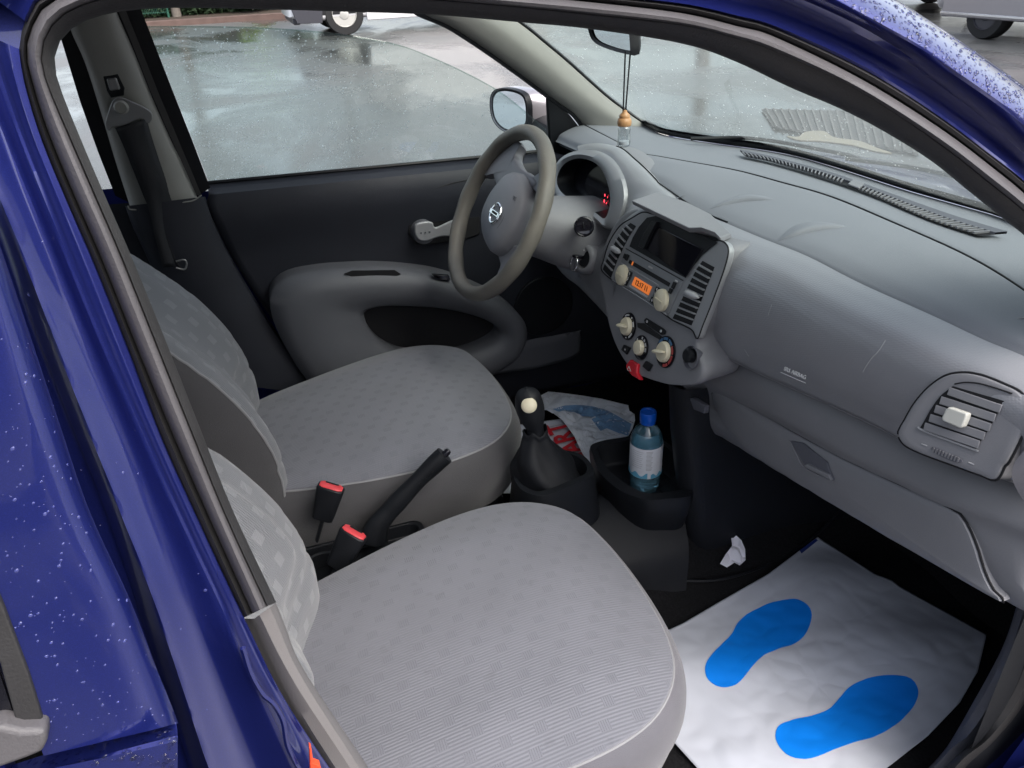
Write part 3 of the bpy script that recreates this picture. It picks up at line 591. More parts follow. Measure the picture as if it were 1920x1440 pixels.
surf('rear_bench', [[(-.62, .62, .52), (-.60, 0, .50), (-.62, -.62, .52)], [(-.68, .62, .58), (-.66, 0, .57), (-.68, -.62, .58)], [(-1.05, .60, .54), (-1.05, 0, .52), (-1.05, -.60, .54)], [(-1.12, .58, .62), (-1.12, 0, .6), (-1.12, -.58, .62)], [(-1.28, .56, 1.02), (-1.28, 0, 1.0), (-1.28, -.56, 1.02)]], 24, 20, 'side_dark', car)
MB().grid([[(-.62, .62, .52), (-.62, -.62, .52)], [(-.60, .62, .28), (-.60, -.62, .28)]]).obj('bench_front', 'side_dark', car)
# outside of the left doors and a bonnet (seen from other sides, and blue through the screen)
MB().grid([[(-.12, .76, .96), (.5, .77, .94), (1.0, .76, .92)], [(-.12, .82, .6), (.5, .83, .6), (1.0, .81, .6)], [(-.12, .78, .2), (.5, .79, .2), (1.0, .78, .2)]]).obj('outer_door', 'blue_paint', ld)
surf('bonnet', [[(WB[i].x + .03, WB[i].y, .955) for i in range(0, 40, 3)], [(WB[i].x + .09 , WB[i].y, .972) for i in range(0, 40, 3)], [(1.5, .66 - i * .1015, .92 - .05 * ((i - 6.5) / 6.5) ** 4) for i in range(14)], [(1.85, .60 - i * .0923, .80 - .08 * ((i - 6.5) / 6.5) ** 4) for i in range(14)], [(2.0, .5 - i * .077, .66) for i in range(14)]], 40, 40, 'blue_paint', car)
surf('wiper_cowl', [[(WB[i].x + .008, WB[i].y, 1.006) for i in range(0, 40, 3)], [(WB[i].x + .035, WB[i].y, .990) for i in range(0, 40, 3)]], 40, 3, 'black_plastic', car)
for pts in ([(1280, 262), (1400, 262), (1560, 290), (1600, 303)], [(1570, 300), (1700, 318), (1850, 352), (1900, 372)]):
    seam('wiper', [U(a, b, z=1.035) + Vector((.02, 0, 0)) for a, b in pts], .004, 'black_plastic', car, n=20)
# nose and wheels of the car
for s in (1, -1):
    MB().grid([[(1.0, .76 * s, .92), (1.5, .72 * s, .86), (1.9, .58 * s, .74), (2.02, .4 * s, .62)], [(1.0, .80 * s, .55), (1.5, .78 * s, .5), (1.95, .64 * s, .45), (2.08, .45 * s, .42)], [(1.0, .78 * s, .22), (1.5, .76 * s, .22), (1.95, .62 * s, .22), (2.05, .45 * s, .22)]]).obj('wing', 'blue_paint', car)
MB().grid([[(2.0, .5, .66), (2.02, .0, .66), (2.0, -.5, .66)], [(2.08, .45, .42), (2.12, 0, .42), (2.08, -.45, .42)], [(2.05, .45, .22), (2.08, 0, .22), (2.05, -.45, .22)]]).obj('front_bumper', 'blue_paint', car)
for wx in (1.30, -1.13):
    for s in (1, -1):
        if s == -1 and wx < 0: continue
        wo_ = MB().lathe([(.001, -.09), (.20, -.09), (.28, -.085), (.295, -.06), (.295, .06), (.28, .085), (.20, .09), (.001, .09)], (wx, .72 * s, .295), (0, 1, 0), 40).obj('wheel', 'tyre', car)
# ---- outside mirror on the far door
mp = (1, .28, 0, .70 + .28 * .93)
MO = [(920, 192), (922, 178), (930, 168), (945, 165), (965, 168), (982, 176), (989, 190), (991, 212), (989, 235), (975, 247), (955, 249), (938, 241), (926, 226), (921, 208)]
fo = cr(US(MO, pl=mp), 48, True); cc = sum(fo, Vector()) / 48
def ring(P, c, s, d): d = Vector(d); return [c + (p - c) * s + d for p in P]
om = MB().grid([ring(fo, cc, .86, (.006, 0, 0)), ring(fo, cc, .97, (-.002, 0, 0)), ring(fo, cc, 1.0, (.006, 0, 0)), ring(fo, cc, 1.05, (.03, .0, 0)), ring(fo, cc, .98, (.075, .0, -.004)), ring(fo, cc, .75, (.105, -.005, -.008)), ring(fo, cc, .35, (.12, -.01, -.01))], closed=True, cap=True).obj('side_mirror', 'silver_paint', ld)
MB().grid([ring(fo, cc, .86, (.004, 0, 0)), ring(fo, cc, 1.0, (-.003, 0, 0)), ring(fo, cc, 1.03, (.01, 0, 0))], closed=True).obj('mirror_frame', 'black_plastic', ld)
mf = ring(fo, cc, .86, (.0, 0, 0)); mesh('mirror_glass', mf, [tuple(range(48))], 'mirror', ld, smooth=None)
MB().tube([cc + Vector((.06, -.03, -.02)), cc + Vector((.09, -.16, -.04)), Vector((.80, .70, cc.z - .05))], [.04, .035, .04], 10, flat=.6).obj('mirror_stalk', 'black_plastic', ld)
# ================================================================ SEATS
def make_seat(yc, lab):
    s = 1 if yc > 0 else -1
    root = bpy.data.objects.new('front_seat', None); col.objects.link(root); WL[root.name] = Vector((.15, yc, .3)); root.parent = car; root.location = WL[root.name]; root['label'] = lab
    # plan outline of the cushion seam: far side w>0
    side = [(-.17, .10), (-.12, .155), (-.05, .19), (.04, .217), (.13, .238), (.22, .250), (.30, .245), (.36, .222), (.405, .175), (.43, .10), (.437, 0)]
    outl = [Vector((x, w_, 0)) for x, w_ in side] + [Vector((x, -w_, 0)) for x, w_ in side[-2::-1]]
    n = 120; O = cr(outl, n, True)
    cx = .14
    def top(x, y, r):
        z = .535 + .045 * (x + .1) / .5 + .026 * (1 - r ** 2.6)
        if x > .25: z -= .55 * (x - .25) ** 2
        # side bolsters lift a little
        z += .006 * math.exp(-((abs(y) - .17) / .05) ** 2)
        return z
    rows = []
    for i in range(36):
        r = i / 35; rr = math.sin(r * math.pi / 2) if r < 1 else 1
        rows.append([(cx + (p.x - cx) * rr, yc + p.y * rr, top(cx + (p.x - cx) * rr, p.y * rr, rr) - (.004 if i >= 34 else 0)) for p in O])
    cu = MB().grid(rows, closed=True).obj('seat_cushion', 'seat_fabric', root, smooth=80, origin=(.15, yc, .55))
    edge = [Vector(p) for p in rows[-1]]
    MB().tube(edge + edge[:2], .0022, 6, cap=False).obj('piping', 'piping', cu)
    nb = []
    for i, p in enumerate(edge):
        a = edge[i - 1]; b = edge[(i + 1) % n]; t = (b - a).normalized(); q = Vector((t.y, -t.x, 0)).normalized()
        if q.dot(p - Vector((cx, yc, p.z))) < 0: q = -q
        nb.append(q)
    sk = [edge, [p + q * .008 - Vector((0, 0, .006)) for p, q in zip(edge, nb)], [p + q * .018 - Vector((0, 0, .028)) for p, q in zip(edge, nb)],
          [p + q * .020 - Vector((0, 0, .06)) for p, q in zip(edge, nb)], [p + q * (.012 + .003 * math.sin(i * .7)) - Vector((0, 0, .10)) for i, (p, q) in enumerate(zip(edge, nb))],
          [p + q * .0 - Vector((0, 0, .14)) for p, q in zip(edge, nb)], [p - q * .03 - Vector((0, 0, .16)) for p, q in zip(edge, nb)]]
    cols = [cr([r_[j] for r_ in sk], 20) for j in range(n)]
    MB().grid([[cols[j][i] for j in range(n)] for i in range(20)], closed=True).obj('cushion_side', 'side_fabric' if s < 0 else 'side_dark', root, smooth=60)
    # backrest
    dxs = .050 if s < 0 else 0
    XT = [(.44, -.075), (.50, -.063), (.56, -.058), (.63, -.060), (.72, -.086), (.80, -.128), (.88, -.190), (.95, -.250), (1.05, -.325), (1.14, -.39)]
    HT = [(.44, .185), (.50, .192), (.56, .198), (.65, .205), (.75, .208), (.85, .204), (.95, .188), (1.03, .155), (1.12, .09)]
    tX = cr([(a_, b_, 0) for a_, b_ in XT], 200); tH = cr([(a_, b_, 0) for a_, b_ in HT], 200)
    def sect(z): return min(tX, key=lambda v: abs(v.x - z)).y + dxs, min(tH, key=lambda v: abs(v.x - z)).y
    face = []; sideg = []
    NZ = 60; NV = 60
    for i in range(NZ + 1):
        z = .46 + (1.10 - .46) * i / NZ; xf, h = sect(z); row = []
        for j in range(NV + 1):
            v = -1 + 2 * j / NV
            av = abs(v); q_ = min(1, av / .86); q_ = q_ * q_ * (3 - 2 * q_)
            b = -.062 * (1 - q_) - .012 * (max(0, av - .84) / .16) ** 2 - .018 * v - (.07 * max(0, -v - .25) if s < 0 else 0)
            ins = 1 / (1 + math.exp(-(.60 - av) * 70)) * (1 / (1 + math.exp(-(z - .66 - .06 * v * v) * 170)))
            fold = -.007 * math.exp(-((z - .615 - .02 * v) / .010) ** 2) * (1 - av * .5)
            row.append((xf + b + .013 * ins + fold, yc + v * h, z))
        face.append(row)
    bo = Vector((-.1, yc, .8))
    bk = MB().grid(face).obj('backrest', 'back_fabric', root, smooth=70, origin=bo)
    loop = [Vector(r_[0]) for r_ in face] + [Vector(p) for p in face[-1][1:-1]] + [Vector(r_[-1]) for r_ in reversed(face)]
    g = []
    for d, k in ((0, 1), (.004, 1.01), (.02, 1.035), (.06, 1.035), (.10, 1.02), (.125, .97), (.14, .88)):
        g.append([Vector((p.x - d - (.0015 * math.sin(p.z * 190 + d * 40) if .02 < d < .12 else 0), yc + (p.y - yc) * k, p.z)) for p in loop])
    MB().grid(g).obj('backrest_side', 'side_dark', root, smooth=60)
    MB().grid([[(r_[0][0] - .14, yc + (r_[0][1] - yc) * .88, r_[0][2]) for r_ in face], [(r_[0][0] - .14, yc + (r_[-1][1] - yc) * .88, r_[0][2]) for r_ in face]]).obj('seat_back_panel', 'black_soft', root)
    MB().tube(loop, .0024, 6).obj('piping', 'piping', bk)
    ct = [Vector(face[-1][j]) for j in range(NV + 1)]
    g2 = [ct, [p + Vector((-.03, 0, .02)) for p in ct], [p + Vector((-.09, 0, .02)) for p in ct], [p + Vector((-.14, 0, -.01)) for p in ct]]
    MB().grid(g2).obj('backrest_top', 'side_dark', root)
    # headrest on two posts
    for d in (-.06, .06): MB().tube([(-.30, yc + d, 1.05), (-.32, yc + d, 1.2)], .006, 8).obj('headrest_post', 'chrome', root)
    hr = []
    for i in range(13):
        a = math.pi * i / 12
        hr.append([(-.33 + .05 * abs(math.cos(b)) ** .6 * math.copysign(1, math.cos(b)) * math.sin(a) ** .4, yc + .125 * abs(math.sin(b)) ** .6 * math.copysign(1, math.sin(b)) * math.sin(a) ** .4, 1.235 + .075 * math.cos(a)) for b in [2 * math.pi * k / 28 for k in range(28)]])
    MB().grid(hr, closed=True).obj('headrest', 'side_fabric', root, smooth=60)
    # base frame and side valance
    MB().prism([(-.15, yc - .20, .30), (.38, yc - .20, .30), (.38, yc + .20, .30), (-.15, yc + .20, .30)], (0, 0, .11)).obj('seat_base', 'black_plastic', root, bevel=.02)
    return root
s1 = make_seat(.325, 'driver seat with dark side panel')
s2 = make_seat(-.335, 'passenger seat in light ribbed fabric nearest the viewer')
slab('side_valance', [Vector(p) for p in [(.12, -.60, .42), (.30, -.60, .435), (.37, -.585, .425), (.39, -.57, .37), (.33, -.585, .32), (.12, -.60, .32)]], (0, .03, 0), 'dash_dark', s2, bevel=.006)
# ================================================================ CENTRE CONSOLE
con = bpy.data.objects.new('centre_console', None); col.objects.link(con); WL[con.name] = Vector((.4, 0, .36)); con.parent = car; con.location = WL[con.name]
# rear tray with cup holder between the seats
def rrect(x0, x1, y0, y1, z, r, n=8):
    P = []
    for cx_, cy_, a0 in ((x1 - r, y1 - r, 0), (x0 + r, y1 - r, 90), (x0 + r, y0 + r, 180), (x1 - r, y0 + r, 270)):
        for k in range(n + 1):
            a = R(a0 + 90 * k / n); P.append(Vector((cx_ + r * math.cos(a), cy_ + r * math.sin(a), z)))
    return P
MB().grid([rrect(-.20, .20, -.075, .085, .30, .03), rrect(-.18, .19, -.06, .07, .44, .025), rrect(-.175, .185, -.055, .065, .455, .02), rrect(-.165, .175, -.047, .057, .457, .02), rrect(-.16, .17, -.042, .052, .43, .02)], closed=True, cap=True).obj('rear_tray', 'black_plastic', con, bevel=.002)
MB().lathe([(.036, .0), (.040, .008), (.038, .012), (.034, .010), (.032, -.02)], (-.01, -.005, .45), (0, 0, 1), 30, capb=False).obj('cup_holder', 'black_soft', con)
surf('tunnel_cover', [[(-.25, -.12, .29), (.2, -.12, .29), (.5, -.125, .29), (.66, -.15, .285)], [(-.25, -.085, .34), (.2, -.085, .35), (.5, -.10, .37), (.68, -.11, .38)], [(-.25, 0, .40), (.2, 0, .41), (.5, 0, .43), (.7, 0, .44)], [(-.25, .085, .34), (.2, .085, .35), (.5, .10, .37), (.7, .11, .38)], [(-.25, .12, .29), (.2, .12, .29), (.5, .125, .29), (.68, .15, .285)]], 40, 30, 'black_soft', con)
# gear lever surround
gz = .525
go_ = [(961, 883), (965, 903), (979, 920), (1004, 930), (1030, 928), (1070, 912), (1106, 896), (1114, 884), (1108, 868), (1092, 853), (1065, 845), (1030, 842), (995, 850), (972, 864)]
gi_ = [(970, 886), (974, 903), (988, 914), (1006, 921), (1030, 917), (1065, 903), (1094, 890), (1100, 881), (1097, 870), (1084, 858), (1060, 850), (1030, 847), (1000, 854), (980, 867)]
GO = cr(US(go_, z=gz), 80, True); GI = cr(US(gi_, z=gz), 80, True); gc = sum(GO, Vector()) / 80
dn = lambda P, d: [p - Vector((0, 0, d)) for p in P]
def scl(P, k, c=None, dz=0):
    c = c or sum(P, Vector()) / len(P); return [Vector((c.x + (p.x - c.x) * k, c.y + (p.y - c.y) * k, p.z + dz)) for p in P]
MB().grid([scl(GO, 1.28, dz=-.17), scl(GO, 1.16, dz=-.10), scl(GO, 1.05, dz=-.03), scl(GO, 1.01, dz=-.006), scl(GO, .985, dz=.001), scl(GI, 1.01, dz=.001), scl(GI, .99, dz=-.004), scl(GI, .95, dz=-.035), scl(GI, .85, dz=-.05), scl(GI, .1, dz=-.05)], closed=True).obj('gear_surround', 'black_plastic', con, smooth=50)
# gaiter
g0 = Vector((U(1006, 823, y=.03).x + .004, .03, .535)); bt = []
for z, r, dx, dy in ((.462, .052, .035, .0), (.475, .060, .03, .0), (.50, .062, .02, 0), (.53, .056, .008, 0), (.56, .043, 0, 0), (.585, .031, -.003, 0), (.603, .024, -.004, 0), (.612, .021, -.004, 0), (.617, .0225, -.004, 0), (.622, .020, -.004, 0)):
    bt.append([(g0.x + dx + r * math.cos(a) * (1 + .10 * math.sin(3 * a + z * 60)) * 1.1, g0.y + dy + r * math.sin(a) * (1 + .08 * math.sin(4 * a + 1 + z * 50)), z + .004 * math.sin(5 * a)) for a in [2 * math.pi * k / 60 for k in range(60)]])
cols = [cr([r_[j] for r_ in bt], 40) for j in range(60)]
MB().grid([[cols[j][i] for j in range(60)] for i in range(40)], closed=True).obj('gear_gaiter', 'black_soft', con, smooth=70)
gp = [U(1007, 832, y=.03), U(1003, 803, y=.03), U(998, 782, y=.03), U(993, 762, y=.03), U(990, 746, y=.03), U(988, 734, y=.03), U(987, 726, y=.03)]
gl = MB().tube(cr(gp, 24), [.0165 + (.0100 * math.sin(math.pi * max(0, (i / 23 - .30) / .72)) if i / 23 > .3 else 0) - (.0195 * ((i - 20) / 3) ** 2 if i > 20 else 0) for i in range(24)], 28).obj('gear_knob', 'black_soft', con, smooth=60)
kc = U(992, 760, y=.03)
vdir = (CAM - kc).normalized()
MB().lathe([(.001, .0030), (.007, .0024), (.0115, .0010), (.0140, -.0012), (.0152, -.016)], kc + vdir * .0315, vdir, 30).obj('knob_inlay', 'cream', gl)
# tray with the bottle in it
tz = .485
TO = cr(US([(1106, 836), (1110, 852), (1122, 884), (1145, 908), (1172, 926), (1208, 938), (1250, 937), (1296, 930), (1300, 905), (1298, 880), (1290, 862), (1262, 838), (1235, 820), (1195, 812), (1172, 819), (1130, 826)], z=tz), 90, True)
TI = cr(US([(1121, 840), (1124, 852), (1138, 876), (1160, 897), (1185, 913), (1212, 924), (1250, 922), (1284, 915), (1288, 900), (1286, 882), (1276, 864), (1255, 845), (1232, 829), (1196, 821), (1172, 828), (1140, 833)], z=tz), 90, True)
MB().grid([scl(TO, .80, dz=-.13), scl(TO, .90, dz=-.075), scl(TO, .985, dz=-.03), scl(TO, 1.0, dz=-.008), scl(TO, .985, dz=.001), scl(TI, 1.02, dz=.001), scl(TI, .98, dz=-.008), scl(TI, .93, dz=-.045), scl(TI, .86, dz=-.052), scl(TI, .1, dz=-.052)], closed=True).obj('storage_tray', 'black_plastic', con, smooth=50)
slab('tray_divider', [Vector((.665, -.055, .435)), Vector((.665, -.015, .435)), Vector((.76, -.015, .50)), Vector((.76, -.055, .50))], (0, 0, .006), 'black_plastic', con, bevel=.002)
# column under the dashboard
col_ = [(.690, -.095), (.700, -.101), (.74, -.103), (1.25, -.103), (1.25, .10), (.74, .10), (.69, .085), (.685, -.0)]
cc2 = cr([(x, y, 0) for x, y in [(.672, -.06), (.677, -.085), (.695, -.1), (.73, -.103), (.9, -.103), (1.25, -.103), (1.25, .10), (.9, .1), (.80, .1), (.775, .095), (.765, .07), (.76, .02), (.74, -.03), (.69, -.045)]], 90, True)
MB().grid([[p + Vector((.05, 0, .27)) for p in cc2], [p + Vector((.035, 0, .33)) for p in cc2], [p + Vector((.02, 0, .38)) for p in cc2], [p + Vector((0, 0, .50)) for p in cc2], [p + Vector((-.02, 0, .62)) for p in cc2], [p + Vector((-.03, 0, .72)) for p in cc2]], closed=True).obj('console_column', 'black_soft', con, smooth=50)
# handbrake
hp = [U(700, 1010, y=.02), U(708, 985, y=.02), U(735, 953, y=.02), U(770, 915, y=.02), U(805, 880, y=.02), U(834, 853, y=.02)]
hb = MB().tube(cr(hp, 30), [.024 - .009 * min(1, i / 9) - .001 * math.sin(i * .4) for i in range(30)], 20, flat=1.15).obj('handbrake', 'black_plastic', con, smooth=50)
MB().tube([U(832, 854, y=.02), U(839, 847, y=.02), U(842, 844, y=.02)], [.0065, .0065, .005], 14).obj('release_button', 'gloss_black', hb)
dd = MB()
for a, b in ((788, 907), (799, 896), (811, 885)): dd.ball(U(a, b, y=.0045), .0017, 4)
dd.obj('grip_dimples', 'black_hole', hb)
# two belt buckles with red press buttons
def buckle(pb, pt_, wdir, tdir, yv_):
    b = bpy.data.objects.new('belt_buckle', None); col.objects.link(b); WL[b.name] = pb.copy(); b.parent = con; b.location = pb - WL[con.name]
    wv = Vector(wdir).normalized(); ax = (pt_ - pb).normalized(); tv = ax.cross(wv).normalized(); wv = tv.cross(ax)
    def rr(c, w_, t_): return [c + wv * w_ * sx + tv * t_ * sy for sx, sy in ((-1, -.6), (-.7, -1), (.7, -1), (1, -.6), (1, .6), (.7, 1), (-.7, 1), (-1, .6))]
    L_ = (pt_ - pb).length
    MB().grid([rr(pb, .019, .011), rr(pb + ax * L_ * .3, .021, .012), rr(pt_ - ax * .004, .0245, .0135), rr(pt_, .0235, .0125)], closed=True, cap=True).obj('buckle_body', 'black_plastic', b, bevel=.002)
    MB().grid([rr(pt_ - ax * .002, .0215, .0105), rr(pt_ + ax * .0018, .021, .0100), rr(pt_ + ax * .0026, .019, .0085)], closed=True, cap=True).obj('press_button', 'red_buckle', b, bevel=.001)
    sl_ = [pt_ + ax * .0030 + wv * .012 * sx + tv * (.0058 + .0022 * sy) for sx, sy in ((-1, -1), (1, -1), (1, 1), (-1, 1))]
    mesh('slot', sl_, [(0, 1, 2, 3)], 'black_hole', b, smooth=None)
    MB().tube([pb - ax * .05, pb], .008, 8, flat=.4).obj('buckle_stalk', 'black_soft', b)
buckle(U(605, 972, y=.06), U(621, 912, y=.06), (.9, -.35, 0), None, 1)
buckle(U(632, 1062, y=-.055), U(664, 998, y=-.055), (.85, -.5, 0), None, 1)
# ================================================================ DASHBOARD
dash = bpy.data.objects.new('dashboard', None); col.objects.link(dash); WL[dash.name] = Vector((.75, 0, .85)); dash.parent = car; dash.location = WL[dash.name]
def sub(name, loc, lab=None):
    o = bpy.data.objects.new(name, None); col.objects.link(o); WL[o.name] = Vector(loc); o.parent = car; o.location = loc
    if lab: o['label'] = lab
    return o
ST = (1, 0, -.25, .405)                       # plane of the centre stack
def S(px, py, off=0): return U(px, py, pl=(1, 0, -.25, .405 - off))     # off > 0: towards the driver's cabin
def SS(P, off=0): return [S(a, b, off) for a, b in P]
SN = Vector((-1, 0, .25)).normalized(); SR = Vector((0, -1, 0)); SU = SR.cross(SN) * -1
if SU.z < 0: SU = -SU
# --- top pad: windscreen foot -> seam -> front crest
N_ = 80
wb = [p + Vector((.004, 0, -.008)) for p in cr(WB, N_)]
seamC2 = cr([(.80, .66, 1.026)] + [tuple(U(a, b, z=1.032)) for a, b in [(1195, 285), (1230, 293), (1280, 302), (1380, 320), (1467, 343), (1560, 370), (1680, 420), (1813, 480), (1920, 545)]] + [(.81, -.60, 1.030), (.765, -.68, 1.024)], N_)
crest = cr([(.72, .66, 1.0), (.72, .50, 1.005), (.72, .30, 1.01)] + [tuple(U(a, b, x=.722)) for a, b in [(1240, 349), (1280, 378), (1313, 398), (1363, 419), (1430, 447), (1513, 480), (1613, 531), (1747, 591), (1847, 638), (1920, 668)]] + [(.722, -.68, 1.022)], N_)
up = lambda P, d: [p + Vector((0, 0, d)) for p in P]
inner = [[p + Vector((0, 0, 0)) for p in wb], [a.lerp(b, .5) + Vector((0, 0, .003)) for a, b in zip(wb, seamC2)], [a.lerp(b, .93) + Vector((0, 0, .002)) for a, b in zip(wb, seamC2)], up(seamC2, -.001)]
surf('dash_shelf', inner, 120, 30, 'dash_top', dash)
tpo = surf('top_pad', [up(seamC2, -.002), [a.lerp(b, .06) + Vector((0, 0, .003)) for a, b in zip(seamC2, crest)], [a.lerp(b, .4) + Vector((0, 0, .009)) for a, b in zip(seamC2, crest)], [a.lerp(b, .8) + Vector((0, 0, .008)) for a, b in zip(seamC2, crest)], [p + Vector((.006, 0, .001)) for p in crest], [p + Vector((.002, 0, -.003)) for p in crest]], 120, 40, 'dash_top', dash)
seam('pad_gap', [p + Vector((0, 0, .0005)) for p in seamC2], .0016, 'black_hole', dash, n=120)
# --- textured front panel over the airbag
k0 = 30
ys = lambda y: min(range(N_), key=lambda i: abs(crest[i].y - y))
lowC4 = US([(1306, 640), (1335, 660), (1390, 686), (1447, 713), (1547, 757), (1647, 803), (1713, 837)], x=.675)
lowC4 = [Vector((.664, -.02, .83)), Vector((.664, -.07, .815))] + [U(a, b, x=xx) for (a, b), xx in zip([(1306, 636), (1335, 659), (1390, 686), (1447, 713), (1547, 757), (1647, 803), (1713, 837), (1813, 873), (1913, 910)], [.665, .668, .671, .675, .682, .690, .696, .705, .715])] + [Vector((.725, -.70, .905))]
i0 = ys(-.015); cf = cr(crest[i0:], N_); lf = cr(lowC4, N_)
fm = lambda t, dx: [a.lerp(b, t) + Vector((-dx * (1 - .12 * i / 79), 0, 0)) for i, (a, b) in enumerate(zip(cf, lf))]
surf('airbag_panel', [cf, fm(.025, .022), fm(.09, .046), fm(.22, .058), fm(.45, .054), fm(.7, .036), fm(.87, .018), fm(.96, .008)], 120, 60, 'weave', dash)
surf('panel_lip', [fm(.955, .010), fm(.97, .008), fm(.99, .003), fm(1.0, -.004), [p + Vector((.03, 0, -.004)) for p in lf]], 120, 14, 'dash_grey', dash)
# --- lower dashboard with the glove box
C5 = [(.655, -.00, .765), (.668, -.07, .750)] + [tuple(U(a, b, x=.70)) for a, b in [(1335, 738), (1447, 790), (1580, 863), (1680, 910), (1780, 957)]] + [(.715, -.69, .835)]
C6 = [(.665, -.0, .700), (.675, -.07, .690)] + [tuple(U(a, b, x=.715)) for a, b in [(1280, 787), (1347, 820), (1440, 877), (1577, 960), (1713, 1040), (1900, 1140)]] + [(.725, -.72, .74)]
c5 = cr(C5, N_); c6 = cr(C6, N_)
ptop = [p + Vector((.022, 0, -.006)) for p in lf]
lowrows = [ptop, [a.lerp(b, .25) + Vector((-.012, 0, 0)) for a, b in zip(ptop, c5)], [a.lerp(b, .7) + Vector((-.012, 0, 0)) for a, b in zip(ptop, c5)], c5, [a.lerp(b, .5) + Vector((-.004, 0, 0)) for a, b in zip(c5, c6)], [p + Vector((.0, 0, .01)) for p in c6], [Vector((p.x + .02, max(p.y, -.70), p.z - .004)) for p in c6], [Vector((p.x + .10, max(p.y, -.655), p.z + .02)) for p in c6], [Vector((p.x + .45, max(p.y, -.655), p.z + .06)) for p in c6]]
surf('lower_dash', lowrows, 100, 80, 'dash_grey', dash)
GB = [(1333, 738), (1345, 736), (1375, 748), (1447, 789), (1487, 812), (1580, 862), (1680, 909), (1780, 956), (1800, 972), (1813, 993), (1828, 1030), (1840, 1070), (1856, 1105), (1873, 1128), (1713, 1036), (1577, 956), (1440, 872), (1400, 845), (1363, 803), (1340, 765)]
gb = [U(a, b, x=.697) for a, b in GB]
gbr = cr(gb, 110, True); gcx = sum(gbr, Vector()) / 110
def rg(k, d): return [gcx + (p - gcx) * k + Vector((-d, 0, 0)) for p in gbr]
gl_ = MB().grid([rg(1, -.014), rg(1, -.003), rg(.992, -.0005), rg(.96, .001), rg(.8, .004), rg(.5, .007), rg(.2, .008), rg(.02, .008)], closed=True).obj('glove_box', 'dash_grey', dash, smooth=30)
MB().tube(rg(1.004, -.0035) + rg(1.004, -.0035)[:2], .0016, 6, cap=False).obj('glove_gap', 'black_hole', dash)
gcst = caster(gl_)
def gp_(P, off): return [gcst(a, b)[0] + Vector((-off, 0, 0)) for a, b in P]
slab('glove_latch', gp_([(1485, 826), (1508, 830), (1553, 866), (1566, 899), (1514, 875)], .0035), (.004, 0, 0), 'dash_dark', gl_, bevel=.0008)
slab('latch_pull', gp_([(1513, 873), (1520, 868), (1560, 888), (1566, 899)], .0065), (.006, 0, 0), 'dash_grey', gl_, bevel=.001)
seam('latch_rim', gp_([(1484, 824), (1497, 850), (1513, 876), (1567, 902)], .004), .0010, 'dash_grey', gl_, n=20)
slab('small_pocket', US([(1292, 746), (1300, 748), (1322, 762), (1320, 776), (1300, 768)], x=.664), (.01, 0, 0), 'dash_dark', dash, bevel=.002)
# right end of the dashboard against the door
surf('dash_end', [US([(1905, 862), (1898, 880), (1900, 905), (1925, 950)], y=-.69), US([(1960, 800), (1950, 870), (1960, 920), (1980, 970)], y=-.70)], 12, 6, 'dash_dark', dash)
MB().grid([[(.75, -.69, 1.0), (.75, -.69, .79)], [(1.1, -.69, 1.0), (1.1, -.69, .79)]]).obj('end_panel', 'dash_dark', dash)
# two leaf-shaped ridges on the pad
for A, B, h in (((1332, 390), (1452, 374), .0068), ((1455, 452), (1588, 424), .0075)):
    rws = []; pc1 = caster(tpo); Ps = [pc1(lerp(A[0], B[0], i / 24), lerp(A[1], B[1], i / 24) - 5 * math.sin(math.pi * i / 24)) for i in range(25)]
    ax = Ps[-1][0] - Ps[0][0]; s_ = ax.cross(Vector((0, 0, 1))).normalized()
    for i in range(25):
        t = i / 24; c = Ps[i][0].copy(); hh = h * math.sin(math.pi * t)
        f_ = s_ if s_.x > 0 else -s_      # towards the windscreen
        wd = .030 * math.sin(math.pi * t) ** .8 + .0004
        rws.append([c + f_ * wd * 1.5 + Vector((0, 0, -.0015)), c + f_ * wd + Vector((0, 0, .25 * hh)), c + f_ * wd * .5 + Vector((0, 0, hh * .75)), c + f_ * wd * .2 + Vector((0, 0, hh * 1.0)), c + Vector((0, 0, hh * .95)), c - f_ * .003 + Vector((0, 0, hh * .6)), c - f_ * .005 + Vector((0, 0, -.003))])
    MB().grid(rws).obj('pad_ridge', 'dash_top', dash, smooth=80, sub=1)
# demister vent along the windscreen
V0 = US([(1388, 283), (1450, 296), (1560, 326), (1670, 365), (1780, 404), (1888, 437)], z=1.034)
V1 = US([(1398, 293), (1450, 304), (1550, 334), (1640, 367), (1740, 410), (1836, 441)], z=1.034)
v0 = cr(V0, 60); v1 = cr(V1, 60)
dv = sub('demister_vent', sum(v0, Vector()) / 60)
MB().grid([up(v0, -.001), up(v1, -.001)]).obj('vent_channel', 'black_hole', dv)
MB().grid([up(v0, -.001), [p + Vector((0, 0, .0025)) for p in v0], [a.lerp(b, .42) + Vector((0, 0, .0022)) for a, b in zip(v0, v1)], [a.lerp(b, .45) + Vector((0, 0, -.001)) for a, b in zip(v0, v1)]]).obj('vent_bezel', 'dash_dark', dv)
for i in range(60):
    t = i / 59 * 58 + .5; k = int(t); a = v0[k].lerp(v1[k], .42); b = v1[k]
    if 27 <= i <= 31: continue
    MB().bar(a + Vector((0, 0, .001)), b + Vector((.0, 0, .001)), (v0[min(59, k + 1)] - v0[k]).normalized() * .0028, (0, 0, .003)).obj('vent_slat', 'dash_grey', dv)
slab('vent_divider', [v0[28], v0[31], v1[31], v1[28]], (0, 0, .003), 'dash_grey', dv, bevel=.001)
